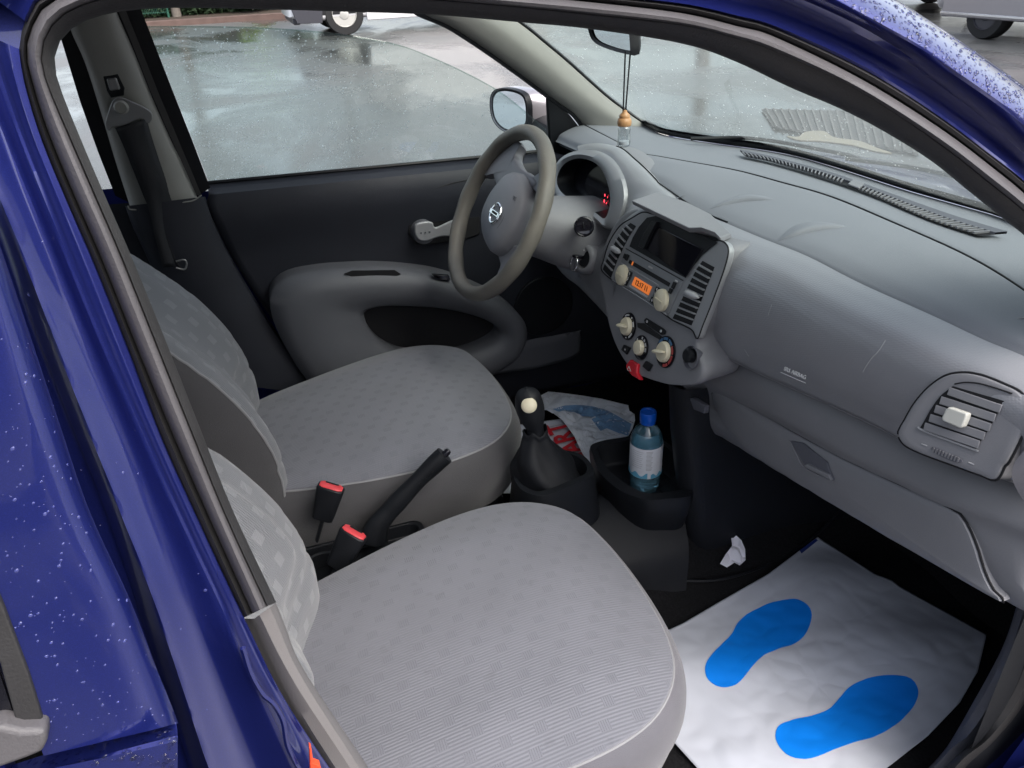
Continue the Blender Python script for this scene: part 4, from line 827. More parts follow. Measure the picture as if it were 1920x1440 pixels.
# little round demister outlet at the right
rv = sub('side_demister', U(1916, 620, z=1.03))
MB().lathe([(.020, .0), (.021, .003), (.018, .004), (.016, .001)], U(1922, 620, z=1.03), (-.35, 0, 1), 30, capb=False).obj('outlet_ring', 'dash_grey', rv)
MB().lathe([(.001, .0), (.0175, .0005)], U(1922, 620, z=1.03), (-.35, 0, 1), 30).obj('outlet_hole', 'black_hole', rv)
q = MB(); c = U(1922, 620, z=1.03) + Vector((0, 0, .002))
for k in (-1, 0, 1): q.bar(c + Vector((k * .008, -.014, k * .002)), c + Vector((k * .008, .014, k * .002)), (.003, 0, 0), (0, 0, .002))
q.obj('outlet_slats', 'silver_plastic', rv)
# --- instrument binnacle
BP = (1, 0, -.3, .37)
def B_(P, off=0): return [U(a, b, pl=(1, 0, -.3, .37 - off)) for a, b in P]
bi = sub('instrument_binnacle', U(1100, 340, pl=BP))
bin_ = cr(B_([(1044, 338), (1050, 318), (1063, 304), (1083, 297), (1107, 301), (1126, 315), (1138, 340), (1144, 370), (1141, 395), (1133, 410), (1118, 400), (1095, 385), (1068, 372), (1050, 357)]), 72, True)
bmid = cr(B_([(1040, 334), (1047, 313), (1062, 298), (1085, 290), (1111, 293), (1133, 306), (1148, 334), (1156, 368), (1152, 402), (1141, 424), (1120, 408), (1095, 392), (1066, 378), (1046, 362)]), 72, True)
bout = cr(B_([(1035, 332), (1042, 308), (1059, 291), (1085, 282), (1114, 284), (1140, 297), (1160, 325), (1170, 362), (1164, 400), (1147, 430), (1118, 418), (1092, 400), (1062, 386), (1040, 366)]), 72, True)
bex = [p + Vector((.012, 0, 0)) for p in bout]
MB().grid([[p + Vector((.04, 0, .0)) for p in scl(bin_, .95)], [p + Vector((.01, 0, 0)) for p in scl(bin_, 1.01)], scl(bin_, 1.01)], closed=True).obj('hood_lining', 'black_plastic', bi, smooth=60)
MB().grid([bin_, [p + Vector((-.006, 0, .001)) for p in bmid], bout, bex], closed=True).obj('hood_ring', 'silver_plastic', bi, smooth=60)
mesh('dial_lens', [p + Vector((.038, 0, 0)) for p in scl(bin_, .97)], [tuple(range(72))], 'gloss_black', bi, smooth=None)
# body of the hood running forward into the pad
hb2 = [bex]
for k, (s_, dx, dz) in enumerate(((1.05, .03, .002), (1.06, .07, -.004), (1.0, .11, -.030), (.92, .15, -.065), (.80, .19, -.11))):
    c_ = sum(bex, Vector()) / 72
    hb2.append([Vector((p.x + dx, c_.y + (p.y - c_.y) * s_, c_.z + (p.z - c_.z) * s_ + dz)) for p in bex])
MB().grid(hb2, closed=True).obj('hood_shell', 'dash_grey', bi, smooth=60)
for (a, b), r in (((1134, 366), .0024), ((1139, 370), .0014), ((1133, 377), .0028), ((1137, 381), .0016), ((1135, 391), .0032)):
    MB().ball(U(a, b, pl=(1, 0, -.3, .37 + .034)), r, 4, (.3, .8, 1.3)).obj('warning_lamp', 'red_lamp', bi)
MB().ball(U(1112, 391, pl=(1, 0, -.3, .37 + .03)), .0018, 4).obj('trip_stalk', 'metal_grey', bi)
# --- dash front around the column and driver's side
drv = [[(.78, .68, .985), (.82, .50, .985), (.83, .36, .98), (.80, .20, .985), (.72, .08, .99)],
       [(.76, .68, .935), (.80, .50, .925), (.80, .36, .920), (.78, .22, .92), (.700, .10, .945)],
       [(.71, .68, .90), (.72, .50, .900), (.71, .36, .900), (.69, .22, .905), (.650, .10, .915)],
       [(.69, .68, .85), (.67, .50, .85), (.65, .36, .85), (.635, .22, .87), (.628, .10, .90)],
       [(.69, .68, .77), (.67, .50, .77), (.65, .36, .78), (.625, .22, .80), (.612, .11, .83)],
       [(.71, .68, .71), (.68, .51, .715), (.65, .33, .748), (.625, .17, .765), (.610, .10, .77)],
       [(.85, .68, .70), (.80, .51, .71), (.75, .33, .74), (.72, .17, .76), (.70, .10, .77)]]
surf('driver_dash', drv, 60, 60, 'dash_grey', dash)
surf('dash_left_top', [[(.94, .68, 1.0), (.90, .45, 1.01), (.88, .25, 1.02), (.80, .08, 1.03)], [(.80, .68, 1.0), (.79, .45, 1.01), (.78, .25, 1.02), (.75, .08, 1.02)], [(.735, .68, .985), (.735, .5, .987), (.72, .30, .985), (.70, .08, 1.0)]], 30, 20, 'dash_top', dash)
# cowl between the binnacle and the seam of the top pad
ca = [p + Vector((.008, 0, 0)) for p in B_([(1078, 283), (1098, 281), (1118, 285), (1140, 297), (1158, 322), (1169, 358), (1165, 398), (1150, 428), (1138, 462)])]
cbb = [U(1090, 276, x=.745), U(1125, 271, x=.735), U(1163, 278, x=.722), U(1190, 299, x=.722), U(1215, 322, x=.722), U(1240, 349, x=.720), U(1262, 372, x=.712), S(1215, 396, -.004), S(1150, 440, -.004)]
ca = cr(ca, 60); cbb = cr(cbb, 60)
seam('crest_gap', [p + Vector((.0, 0, .0015)) for p in cbb[20:38]] + [crest[i] + Vector((.004, 0, .0006)) for i in range(min(range(N_), key=lambda i: abs(crest[i].y - .06)), min(range(N_), key=lambda i: abs(crest[i].y + .085)))], .0012, 'black_hole', dash, n=80)
surf('binnacle_cowl', [ca, [a.lerp(b, .3) + Vector((-.004, 0, .005)) for a, b in zip(ca, cbb)], [a.lerp(b, .75) + Vector((-.005, 0, .006)) for a, b in zip(ca, cbb)], cbb, [p + Vector((.03, 0, -.02)) for p in cbb]], 60, 20, 'silver_plastic', bi, smooth=70)
# --- centre stack shell
e0 = [(1186, 392), (1215, 398), (1262, 420), (1305, 440), (1345, 455), (1364, 462), (1366, 480), (1352, 530), (1330, 590), (1306, 640), (1318, 690), (1312, 716), (1290, 724), (1250, 722), (1215, 712), (1190, 700), (1168, 675), (1150, 640), (1138, 600), (1130, 560), (1122, 520), (1126, 480), (1140, 440), (1160, 408)]
so1 = cr(SS(e0, .000), 120, True); 
sc_ = sum(so1, Vector()) / 120
def sg(k, d, dz=0): return [sc_ + (p - sc_) * k + Vector((-d, 0, dz)) for p in so1]
st = sub('centre_stack', sc_)
MB().grid([sg(.97, -.07), sg(.99, -.02), sg(1.0, -.006), sg(.985, -.001), sg(.96, .0), sg(.9, .0), sg(.5, .0), sg(.02, .0)], closed=True).obj('stack_shell', 'dash_grey', st, smooth=50)
# silver-grey facia with the two long vents
fo_ = [(1186, 408), (1205, 398), (1222, 401), (1231, 404), (1285, 432), (1322, 452), (1350, 451), (1362, 458), (1366, 472), (1358, 505), (1338, 560), (1318, 610), (1307, 636), (1296, 618), (1262, 601), (1252, 594), (1200, 556), (1149, 526), (1128, 506), (1131, 490), (1142, 455), (1162, 424)]
slab('facia', SS(fo_, .004), -SN * .012, 'silver_plastic', st, n=140, bevel=.003)
seam('facia_gap', cr(SS(fo_, .003), 140, True) + cr(SS(fo_, .003), 140, True)[:1], .0012, 'black_hole', st, n=200)
def frame_at(P, off): return SS(P, off)
def vent(pL, name, tabpx, n, lab):
    v = sub(name, S(*pL[0], .006), lab)
    P = SS(pL, .0048)
    slab('vent_opening', P, -SN * .001, 'black_hole', v, bevel=0)
    # slats between left edge (first->last half) and right edge
    h = len(P) // 2; Lr = cr(P[:h], 40); Rr = cr(list(reversed(P[h:])), 40)
    for i in range(1, n):
        t = (i / n); a = Lr[int(39 * t)]; b = Rr[int(39 * t)]
        MB().bar(a + SN * .0015, b + SN * .0015, SU * .0022, SN * .005).obj('slat', 'silver_plastic', v)
    a = S(*tabpx[0], .010); b = S(*tabpx[1], .010)
    MB().tube(cr([a, a.lerp(b, .5), b], 12), [.0015, .003, .0045, .0052, .0055, .0055, .0055, .0055, .0052, .0045, .003, .0015], 12).obj('adjuster_tab', 'grey_mark', v)
    return v
vent([(1182, 418), (1170, 428), (1156, 449), (1145, 470), (1136, 490), (1130, 505), (1145, 521), (1150, 507), (1157, 488), (1168, 465), (1180, 442), (1192, 424)], 'air_vent', ((1145, 463), (1163, 474)), 9, 'long curved vent left of the radio')
vent([(1317, 489), (1305, 506), (1295, 526), (1284, 549), (1272, 575), (1261, 597), (1296, 610), (1305, 588), (1314, 565), (1323, 541), (1332, 520), (1339, 501)], 'air_vent', ((1283, 547), (1310, 558)), 10, 'long curved vent right of the radio')
# screen recess, screen and its hood
scr = sub('display_screen', S(1250, 460, .01))
slab('screen_recess', SS([(1180, 462), (1186, 446), (1198, 425), (1213, 408), (1229, 405), (1285, 430), (1330, 447), (1345, 455), (1330, 466), (1316, 478), (1300, 498), (1285, 521), (1250, 502)], .006), -SN * .001, 'black_soft', scr, bevel=0)
slab('glass_panel', SS([(1208, 466), (1212, 452), (1220, 437), (1232, 424), (1318, 467), (1308, 482), (1296, 503), (1285, 520)], .008), -SN * .002, 'gloss_black', scr, bevel=.001)
slab('bracket', SS([(1196, 462), (1206, 438), (1222, 414), (1231, 416), (1218, 440), (1206, 467)], .014), -SN * .006, 'black_plastic', scr, bevel=.001)
lid = [U(a, b, pl=(1, 0, .25, z_)) for a, b, z_ in []]
A0 = S(1184, 376, .028); A1 = S(1291, 428, .030); A2 = S(1314, 425, .026); A3 = S(1340, 434, .014); A4 = S(1351, 446, .004)
lb = [A0, A1, A2, A3, A4]
lf_ = [Vector((.700, p.y - .0, min(1.018, p.z + .020))) for p in lb]
hoodP = lb + [Vector((.690, -.132, 1.014)), Vector((.712, -.04, 1.016)), Vector((.708, .03, 1.018)), Vector((.69, .10, 1.02))]
mesh('screen_hood', hoodP + [p + Vector((.003, 0, -.008)) for p in hoodP], [tuple(range(9)), tuple(range(17, 8, -1))] + [(i, (i + 1) % 9, 9 + (i + 1) % 9, 9 + i) for i in range(9)], 'dash_grey', scr, bevel=.0015)
# radio
ra = sub('radio', S(1215, 530, .01))
rq = [(1173.5, 466), (1280.5, 526), (1252, 589), (1150, 524)]
tl, tr, br_, bl_ = [S(a, b, .0065) for a, b in rq]
def rp(u, v, off=0): return tl.lerp(tr, u).lerp(bl_.lerp(br_, u), v) + SN * off
def rpoly(u0, u1, v0_, v1_, off): return [rp(u0, v0_, off), rp(u1, v0_, off), rp(u1, v1_, off), rp(u0, v1_, off)]
slab('radio_face', rpoly(0, 1, 0, 1, 0), -SN * .01, 'facia', ra, bevel=.001)
seam('radio_edge', [rp(0, 0, 0), rp(1, 0, 0)], .0008, 'black_hole', ra, n=4)
seam('radio_rim', [rp(.02, .44, .0006), rp(.72, .44, .0006)], .0010, 'silver_plastic', ra, n=4)
seam('radio_rim', [rp(-.01, 1.02, .001), rp(1.0, 1.02, .001)], .0012, 'silver_plastic', ra, n=4)
slab('disc_slot', rpoly(.14, .86, .22, .33, .0012), -SN * .001, 'black_hole', ra, bevel=.0004)
slab('disc_glow', rpoly(.20, .222, .22, .33, .0015), -SN * .0004, 'orange_lcd', ra, bevel=0)
slab('lower_face', rpoly(.03, .93, .47, .97, .0008), -SN * .001, 'facia', ra, bevel=.0005)
slab('display', rpoly(.335, .64, .57, .83, .0018), -SN * .001, 'orange_lcd', ra, bevel=0)
slab('display_lip', rpoly(.31, .64, .86, .92, .002), -SN * .001, 'grey_mark', ra, bevel=.0003)
text('display_text', '12:17 11', rp(.49, .70, .0022), tr - tl, tl - bl_, .013, 'black_plastic', ra)
for (u, v) in ((.14, .72), (.86, .74)):
    MB().lathe([(.0195, 0), (.0185, .006), (.016, .008), (.001, .0085)], rp(u, v, .001), SN, 34).obj('radio_knob', 'cream', ra, smooth=40)
    k = rp(u, v, .0095); MB().bar(k + SR * .012, k - SR * .012, SU * .002, SN * .002).obj('knob_ridge', 'cream', ra)
for u, v, wu, hv, tx in ((.045, .2, .018, .07, ''), (.093, .2, .022, .09, ''), (.925, .22, .022, .09, ''), (.915, .40, .022, .07, ''), (.245, .57, .03, .07, '1'), (.25, .72, .025, .07, '2'), (.24, .87, .028, .07, '3'), (.735, .55, .03, .07, '4'), (.735, .70, .022, .07, '5'), (.735, .88, .032, .08, '6')):
    slab('radio_button', rpoly(u - wu, u + wu, v - hv, v + hv, .003), -SN * .002, 'black_plastic', ra, bevel=.0006)
    if tx: text('button_mark', tx, rp(u, v, .0034), tr - tl, tl - bl_, .008, 'white_mark', ra)
text('radio_text', 'AUDIO', rp(.50, .12, .0008), tr - tl, tl - bl_, .0045, 'white_mark', ra)
text('radio_text', 'MP3', rp(.93, .10, .0008), tr - tl, tl - bl_, .0045, 'white_mark', ra)
# --- heater controls
def CP(px, py, off=0): return U(px, py, pl=(1, 0, -.25, .405 - .001 - off))
for c_, r_o, r_i, kind in (((1179, 612), .0250, .0165, 'a'), ((1203, 652), .0220, .0135, 'f'), ((1249, 660), .0270, .0175, 't')):
    hc = CP(*c_); hdial = sub('heater_dial', hc, {'a': 'cream rotary knob with finger bar on black dial', 'f': 'smallest cream rotary knob of the heater controls', 't': 'cream rotary knob on black dial with blue and red arcs'}[kind])
    MB().lathe([(r_o * 1.02, 0), (r_o, .0025), (r_i * 1.08, .003), (.001, .003)], hc, SN, 40).obj('dial_ring', 'gloss_black', hdial)
    MB().lathe([(r_i * 1.02, .002), (r_i, .008), (r_i * .9, .0105), (r_i * .5, .0115), (.001, .0115)], hc, SN, 40).obj('knob', 'cream', hdial, smooth=45)
    if kind != 'f':
        ang = R(165 if kind == 'a' else 160); d_ = SR * math.cos(ang) + SU * math.sin(ang) * -1
        a = hc + SN * .0145 + d_ * r_i * .98; b = hc + SN * .0145 - d_ * r_i * .85
        MB().tube(cr([a, a.lerp(b, .5), b], 10), [.0035, .0050, .0055, .0055, .0055, .0055, .005, .0045, .004, .002], 10, flat=.6).obj('finger_bar', 'cream', hdial, smooth=60)
    def arc(a0, a1, m_, r0, r1):
        P = [hc + SN * .0032 + (SR * math.cos(R(lerp(a0, a1, k / 8))) + SU * math.sin(R(lerp(a0, a1, k / 8)))) * r1 for k in range(9)] + [hc + SN * .0032 + (SR * math.cos(R(lerp(a1, a0, k / 8))) + SU * math.sin(R(lerp(a1, a0, k / 8)))) * r0 for k in range(9)]
        slab('dial_mark', P, SN * .0003, m_, hdial, bevel=0)
    if kind == 't':
        for a0, a1 in ((-75, -40), (-34, 8), (14, 48)): arc(a0, a1, 'red_mark', r_o * .75, r_o * .93)
        for a0, a1 in ((54, 84), (92, 125), (132, 165), (172, 205)): arc(a0, a1, 'blue_mark', r_o * .75, r_o * .93)
    elif kind == 'f':
        for a0, a1 in ((0, 22), (30, 50), (60, 75), (88, 100)): arc(a0, a1, 'grey_mark', r_o * .72, r_o * .92)
        text('dial_text', '0', hc + SN * .0032 + (SR * math.cos(R(150)) + SU * math.sin(R(150))) * r_o * .82, SR, SU, .006, 'white_mark', hdial)
    else:
        for a0, a1, m_ in ((20, 45, 'white_mark'), (100, 140, 'grey_mark'), (-50, -15, 'white_mark')): arc(a0, a1, m_, r_o * .76, r_o * .9)
        for a_ in (70, -75, 200): MB().ball(hc + SN * .003 + (SR * math.cos(R(a_)) + SU * math.sin(R(a_))) * r_o * .83, .0014, 4).obj('dial_mark', 'white_mark', hdial)
slab('slider_panel', [CP(a, b, .002) for a, b in [(1207, 600), (1211, 596), (1244, 616), (1248, 621), (1246, 627), (1240, 628), (1209, 607)]], -SN * .002, 'black_plastic', st, bevel=.0008)
slab('slider_slot', [CP(a, b, .002) for a, b in [(1194, 605), (1206, 606), (1240, 631), (1236, 637), (1206, 620), (1195, 614)]], -SN * .002, 'black_hole', st, bevel=.0008)
text('slider_mark', 'O', CP(1213, 603, .0025), SR, SU, .007, 'white_mark', st); text('slider_mark', 'O', CP(1239, 621, .0025), SR, SU, .007, 'white_mark', st)
slab('heated_screen_button', [CP(a, b, .003) for a, b in [(1169, 646), (1181, 652), (1174, 665), (1164, 656)]], -SN * .004, 'black_plastic', st, bevel=.001)
text('button_mark', 'n', CP(1172, 655, .0035), SR, SU, .008, 'grey_mark', st)
slab('blank_button', [CP(a, b, .003) for a, b in [(1210, 676), (1222, 684), (1215, 697), (1203, 687)]], -SN * .004, 'black_plastic', st, bevel=.0015)
hz = slab('hazard_button', [CP(a, b, .005) for a, b in [(1181, 674), (1195, 683), (1193, 698), (1199, 713), (1184, 704), (1174, 692), (1173, 684)]], -SN * .010, 'red_button', st, bevel=.002)
tri_ = [CP(a, b, .0056) for a, b in [(1179, 687), (1183, 696), (1176, 694)]]
MB().tube(tri_ + tri_[:1], .0005, 5).obj('hazard_mark', 'white_mark', hz)
# power socket
hc = CP(1299, 671); so_ = sub('power_socket', hc)
MB().lathe([(.020, .004), (.019, .005), (.017, .001), (.0165, -.01), (.001, -.01)], hc, SN, 30, capb=False).obj('socket_ring', 'dash_dark', so_)
MB().lathe([(.0115, -.002), (.0115, .010), (.009, .012), (.001, .012)], hc + SR * -.004 + SU * .002, SN, 26).obj('socket_plug', 'black_plastic', so_)
# --- right air vent pod

def V_(P, off=0): return [U(a, b, pl=(1, .18, -.3, .378 - .18 * .58 - off)) for a, b in P]
vp = sub('air_vent', V_([(1800, 780)])[0], 'square vent with pale tab at the end of the dashboard')
po = [(1698, 813), (1702, 800), (1709, 788), (1722, 765), (1734, 748), (1750, 730), (1768, 715), (1785, 705), (1803, 700), (1827, 699), (1850, 703), (1866, 708), (1893, 719), (1925, 735), (1940, 760), (1930, 810), (1905, 862), (1897, 870), (1880, 897), (1850, 888), (1800, 870), (1740, 848), (1709, 832)]
pr_ = cr(V_(po, 0), 120, True); pc = sum(pr_, Vector()) / 120; VN = Vector((-1, -.18, .3)).normalized()
def pg(k, d): return [pc + (p - pc) * k + VN * d for p in pr_]
MB().grid([pg(1.03, -.06), pg(1.02, -.01), pg(1.0, .012), pg(.985, .016), pg(.96, .017), pg(.85, .017), pg(.4, .017), pg(.02, .017)], closed=True).obj('vent_housing', 'dash_grey', vp, smooth=45)
MB().tube([p + VN * .0135 for p in pg(1.012, 0)], .0013, 6).obj('housing_gap', 'black_hole', vp)
vo = V_([(1787, 724), (1884, 752), (1857, 800), (1830, 841), (1726, 802), (1734, 788), (1744, 770), (1755, 753), (1766, 740)], .019)
slab('vent_opening', vo, VN * .0006, 'black_hole', vp, bevel=0)
seam('opening_edge', V_([(1722, 800), (1728, 806), (1780, 826), (1834, 846)], .020), .0012, 'silver_plastic', vp)
seam('opening_line', V_([(1790, 720), (1810, 717), (1835, 719), (1865, 727), (1898, 738)], .0185), .0008, 'black_hole', vp)
for a, b in (((1778, 733), (1877, 767)), ((1763, 750), (1866, 784)), ((1753, 766), (1857, 802)), ((1743, 783), (1846, 818)), ((1733, 799), (1836, 834))):
    p, q = V_([a, b], .021); w_ = (V_([(1800, 700)])[0] - V_([(1790, 716)])[0])
    wv = (w_ - (q - p).normalized() * w_.dot((q - p).normalized())).normalized()
    MB().bar(p, q, wv * .0088, VN * .0016 + wv * .0).obj('slat', 'dash_grey', vp, bevel=.0008)
mat('pale_tab', (.50, .50, .46), .45, var=.04)
tb = V_([(1772, 768), (1778, 763), (1813, 775), (1812, 782), (1804, 801), (1798, 803), (1766, 789), (1765, 783)], .034)
slab('adjuster_tab', tb, -VN * .010, 'pale_tab', vp, bevel=.0025)
tw = V_([(1747, 840), (1752, 838), (1775, 848), (1796, 857), (1805, 863), (1803, 867), (1790, 866), (1765, 856), (1750, 847)], .019)
slab('thumb_wheel', cr(tw, 40, True), VN * .001, 'dash_dark', vp, bevel=.0006)
w8 = MB()
for k in range(9):
    a = tw[0].lerp(tw[4], (k + 1) / 10) ; w8.bar(a + VN * .002 + Vector((0, 0, .002)), a + VN * .002 - Vector((0, 0, .004)), (tw[4] - tw[0]).normalized() * .0014, VN * .002)
w8.obj('wheel_ribs', 'dash_grey', vp)
for a in ((1733, 834), (1821, 869)): seam('vent_mark', V_([(a[0] - 5, a[1] - 2), (a[0] + 5, a[1] + 2)], .0185), .0007, 'grey_mark', vp, n=4)
# writing on the airbag panel
tp, tq = U(1483, 686, x=.655), U(1531, 706, x=.659)
at_ = text('airbag_text', 'SRS AIRBAG', tp.lerp(tq, .5) + Vector((-.014, 0, .0)), tq - tp, Vector((.3, 0, 1)), .0078, 'white_mark', dash)
seam('text_underline', [tp + Vector((-.016, 0, -.0065)), tq + Vector((-.016, 0, -.0065))], .0004, 'white_mark', dash, n=4)
apc = caster(bpy.data.objects['airbag_panel'])
for P_, r_s in (([(1660, 638), (1650, 655), (1634, 672), (1622, 690), (1618, 698)], .0005), ([(1447, 572), (1442, 585), (1440, 592)], .0004), ([(1396, 655), (1404, 668)], .0004)):
    Q_ = [apc(a, b) for a, b in P_]
    if all(Q_): seam('scratch', [h[0] + h[1] * .0002 for h in Q_], r_s, 'grey_mark', dash, n=16)
# ================================================================ STEERING WHEEL
W0 = Vector((.469, .357, .940)); al, be = .507, -.051
WNn = Vector((-math.cos(al) * math.cos(be), math.cos(al) * math.sin(be), math.sin(al)))
WS = Vector((0, 0, 1)).cross(WNn).normalized(); WU = WNn.cross(WS)
def W_(px, py, off=0): 
    d = WNn.dot(W0) + off; return U(px, py, pl=(WNn.x, WNn.y, WNn.z, d))
def WW(P, off=0): return [W_(a, b, off) for a, b in P]
sw = sub('steering_wheel', W0)
rim = []
for k in range(96):
    a = 2 * math.pi * k / 96; c = W0 + (WS * math.cos(a) + WU * math.sin(a)) * .1705; o_ = (WS * math.cos(a) + WU * math.sin(a)); row = []
    for j in range(20):
        b = 2 * math.pi * j / 20; row.append(c + o_ * math.cos(b) * .0150 + WNn * math.sin(b) * .0175 * (1 + .05 * math.cos(k * .9)))
    rim.append(row)
rim.append(rim[0])
MB().grid(rim, closed=True).obj('rim', 'wheel_leather', sw, smooth=80)
def spoke(P, off, d, n=60):
    Q = cr(WW(P, off), n, True); c = sum(Q, Vector()) / n
    def r(k, dd): return [c + (p - c) * k + WNn * dd for p in Q]
    return MB().grid([r(.6, -d), r(.92, -d * .9), r(1, -d * .4), r(1, -.004), r(.965, -.0008), r(.9, .0008), r(.6, .002), r(.03, .002)], closed=True, cap=True)
spoke([(900, 330), (915, 308), (935, 288), (955, 272), (968, 264), (975, 270), (968, 282), (966, 296), (973, 312), (985, 322), (999, 332), (1006, 345), (995, 352), (975, 360), (955, 362), (938, 358), (928, 342), (922, 325), (912, 326)], -.006, .022, 90).obj('spoke', 'wheel_grey', sw, smooth=50)
spoke([(985, 324), (1000, 330), (1012, 322), (1022, 325), (1022, 350), (1012, 364), (1003, 352), (998, 360), (995, 385), (985, 395), (975, 370)], -.010, .020, 60).obj('spoke', 'wheel_grey', sw, smooth=50)
spoke([(935, 462), (955, 455), (970, 462), (975, 475), (968, 492), (955, 512), (940, 528), (928, 533), (932, 515), (938, 498), (934, 480)], -.010, .020, 60).obj('spoke', 'wheel_grey', sw, smooth=50)
# airbag pad
pp = cr(WW([(906, 417), (908, 402), (913, 387), (920, 372), (929, 356), (941, 340), (953, 328), (965, 323), (977, 327), (985, 345), (986, 367), (981, 392), (973, 415), (963, 436), (951, 455), (938, 470), (924, 474), (914, 458), (908, 438)], .006), 90, True); pc_ = sum(pp, Vector()) / 90
def pr2(k, d): return [pc_ + (p - pc_) * k + WNn * d for p in pp]
MB().grid([pr2(1.06, -.05), pr2(1.04, -.02), pr2(1.0, -.002), pr2(.985, .003), pr2(.93, .009), pr2(.8, .015), pr2(.55, .020), pr2(.3, .022), pr2(.02, .0225)], closed=True).obj('airbag_pad', 'wheel_grey', sw, smooth=60)
ec = W_(929, 400, .028)
MB().tube([ec + (WS * math.cos(a) * .033 + WU * math.sin(a) * .036) - WNn * (.004) for a in [2 * math.pi * k / 48 for k in range(49)]], .0011, 6).obj('pad_line', 'dash_dark', sw)
MB().tube([ec + (WS * math.cos(a) * .0195 + WU * math.sin(a) * .0195) + WNn * .0 for a in [2 * math.pi * k / 40 for k in range(41)]], .0030, 8).obj('emblem_ring', 'chrome', sw)
MB().bar(ec - WS * .025 + WNn * .001, ec + WS * .025 + WNn * .001, WU * .0095, WNn * .003).obj('emblem_bar', 'chrome', sw, bevel=.001)
text('emblem_text', 'NISSAN', ec + WNn * .0030, WS if WS.y < 0 else -WS, WU, .0072, 'black_plastic', sw)
text('airbag_mark', 'SRS', W_(964, 372, .022) , WS if WS.y < 0 else -WS, WU, .011, 'dash_dark', sw)
MB().lathe([(.075, -.075), (.085, -.06), (.080, -.035), (.06, -.02), (.001, -.02)], W0, WNn, 40).obj('hub_back', 'dash_dark', sw)
# steering column shroud
cl_ = []
for x, y, z, ry, rz in ((.505, .355, .915, .055, .05), (.53, .355, .905, .068, .060), (.58, .345, .890, .080, .070), (.63, .34, .875, .088, .078), (.69, .34, .86, .095, .085)):
    cl_.append([(x, y + ry * abs(math.cos(a)) ** .8 * math.copysign(1, math.cos(a)), z + rz * abs(math.sin(a)) ** .8 * math.copysign(1, math.sin(a))) for a in [2 * math.pi * k / 40 for k in range(40)]])
cs = MB().grid(cl_, closed=True, cap=True).obj('column_shroud', 'dash_grey', car, smooth=60)
# wiper stalk seen end-on, and the ignition barrel with the key
e = U(1095, 425, x=.592); ax = (CAM - e).normalized() * .5 + Vector((-.3, -.8, .1)).normalized(); ax.normalize()
wst = MB().tube([e - ax * .10, e - ax * .04, e - ax * .012], [.009, .011, .017], 16).obj('wiper_stalk', 'black_soft', car)
MB().lathe([(.017, -.014), (.0195, -.008), (.0195, .002), (.017, .004), (.015, .003), (.001, .003)], e, ax, 32).obj('stalk_knob', 'gloss_black', wst)
MB().bar(e + ax * .0045 + Vector((0, .004, .009)), e + ax * .0045 + Vector((0, .001, -.004)), SR * .004, ax * .004).obj('knob_ridge', 'metal_grey', wst, bevel=.001)
ig = U(1091, 484, x=.612); ia = Vector((-1, -.35, .30)).normalized()
igo = MB().lathe([(.034, -.07), (.033, -.02), (.030, -.004), (.026, .0), (.0215, .0), (.020, -.004), (.0195, -.02), (.001, -.02)], ig, ia, 40).obj('ignition_barrel', 'dash_grey', car, smooth=50)
MB().lathe([(.0185, -.02), (.0175, -.006), (.012, -.003), (.001, -.003)], ig, ia, 30).obj('key_lock', 'black_plastic', igo)
for a_, t_ in ((100, 'I'), (60, '0')): text('lock_mark', t_, ig + ia * .001 + Vector((0, -.0235 * math.cos(R(a_)), .0235 * math.sin(R(a_)))), SR, (0, 0, 1), .005, 'white_mark', igo)
key = thing('key_ring', ig, 'black key in the ignition with a bare steel split ring hanging from it', 'key')
a1 = ia.cross(Vector((0, 0, 1))).normalized()
slab('key_head', [ig + ia * .0 + a1 * s_ * .009 + ia * t_ for s_, t_ in ((-.5, -.002), (.5, -.002), (1, .006), (1, .018), (.5, .024), (-.5, .024), (-1, .018), (-1, .006))], Vector((0, 0, .006)), 'gloss_black', key, bevel=.002)
kr = ig + ia * .022 + Vector((0, .001, -.012))
MB().tube([kr + (Vector((0, 1, 0)) * math.cos(a) + Vector((.25, 0, .97)) * math.sin(a)) * .0145 for a in [2 * math.pi * k / 40 for k in range(41)]], .0011, 8).obj('split_ring', 'chrome', key)
# ================================================================ INTERIOR MIRROR AND SCENT BOTTLE
im = sub('rear_view_mirror', U(1150, 60, x=.575))
mo = cr([U(a, b, x=.575) for a, b in [(1100, 0), (1104, 40), (1108, 60), (1114, 74), (1128, 85), (1158, 96), (1182, 101), (1186, 98), (1184, 60), (1182, 20), (1180, -40), (1140, -60), (1105, -50)]], 70, True); mc = sum(mo, Vector()) / 70
def mr(k, d): return [mc + (p - mc) * k + Vector(d) for p in mo]
MB().grid([mr(.93, (-.001, 0, 0)), mr(1.0, (-.004, 0, 0)), mr(1.03, (.002, 0, 0)), mr(1.0, (.010, -.003, 0)), mr(.86, (.017, -.005, 0)), mr(.4, (.022, -.006, 0))], closed=True, cap=False).obj('mirror_housing', 'black_plastic', im, smooth=50)
MB().grid([mr(.4, (.022, -.006, 0)), mr(.01, (.023, -.006, 0))], closed=True).obj('housing_back', 'black_plastic', im)
mesh('mirror_glass', mr(.94, (.001, 0, 0)), [tuple(range(70))], 'mirror', im, smooth=None)
MB().tube([mc + Vector((.03, 0, 0)), mc + Vector((.07, 0, .03)), Vector((.68, .0, 1.33))], .008, 10).obj('mirror_stem', 'black_plastic', im)
sb = thing('scent_bottle', U(1169, 275, y=0.0), 'tiny clear glass scent bottle with wooden cap hanging by a black cord', 'air freshener')
p0 = U(1169.5, 274, y=0); p1 = U(1171.5, 206, y=0); H_ = p1.z - p0.z; sx = p0.x
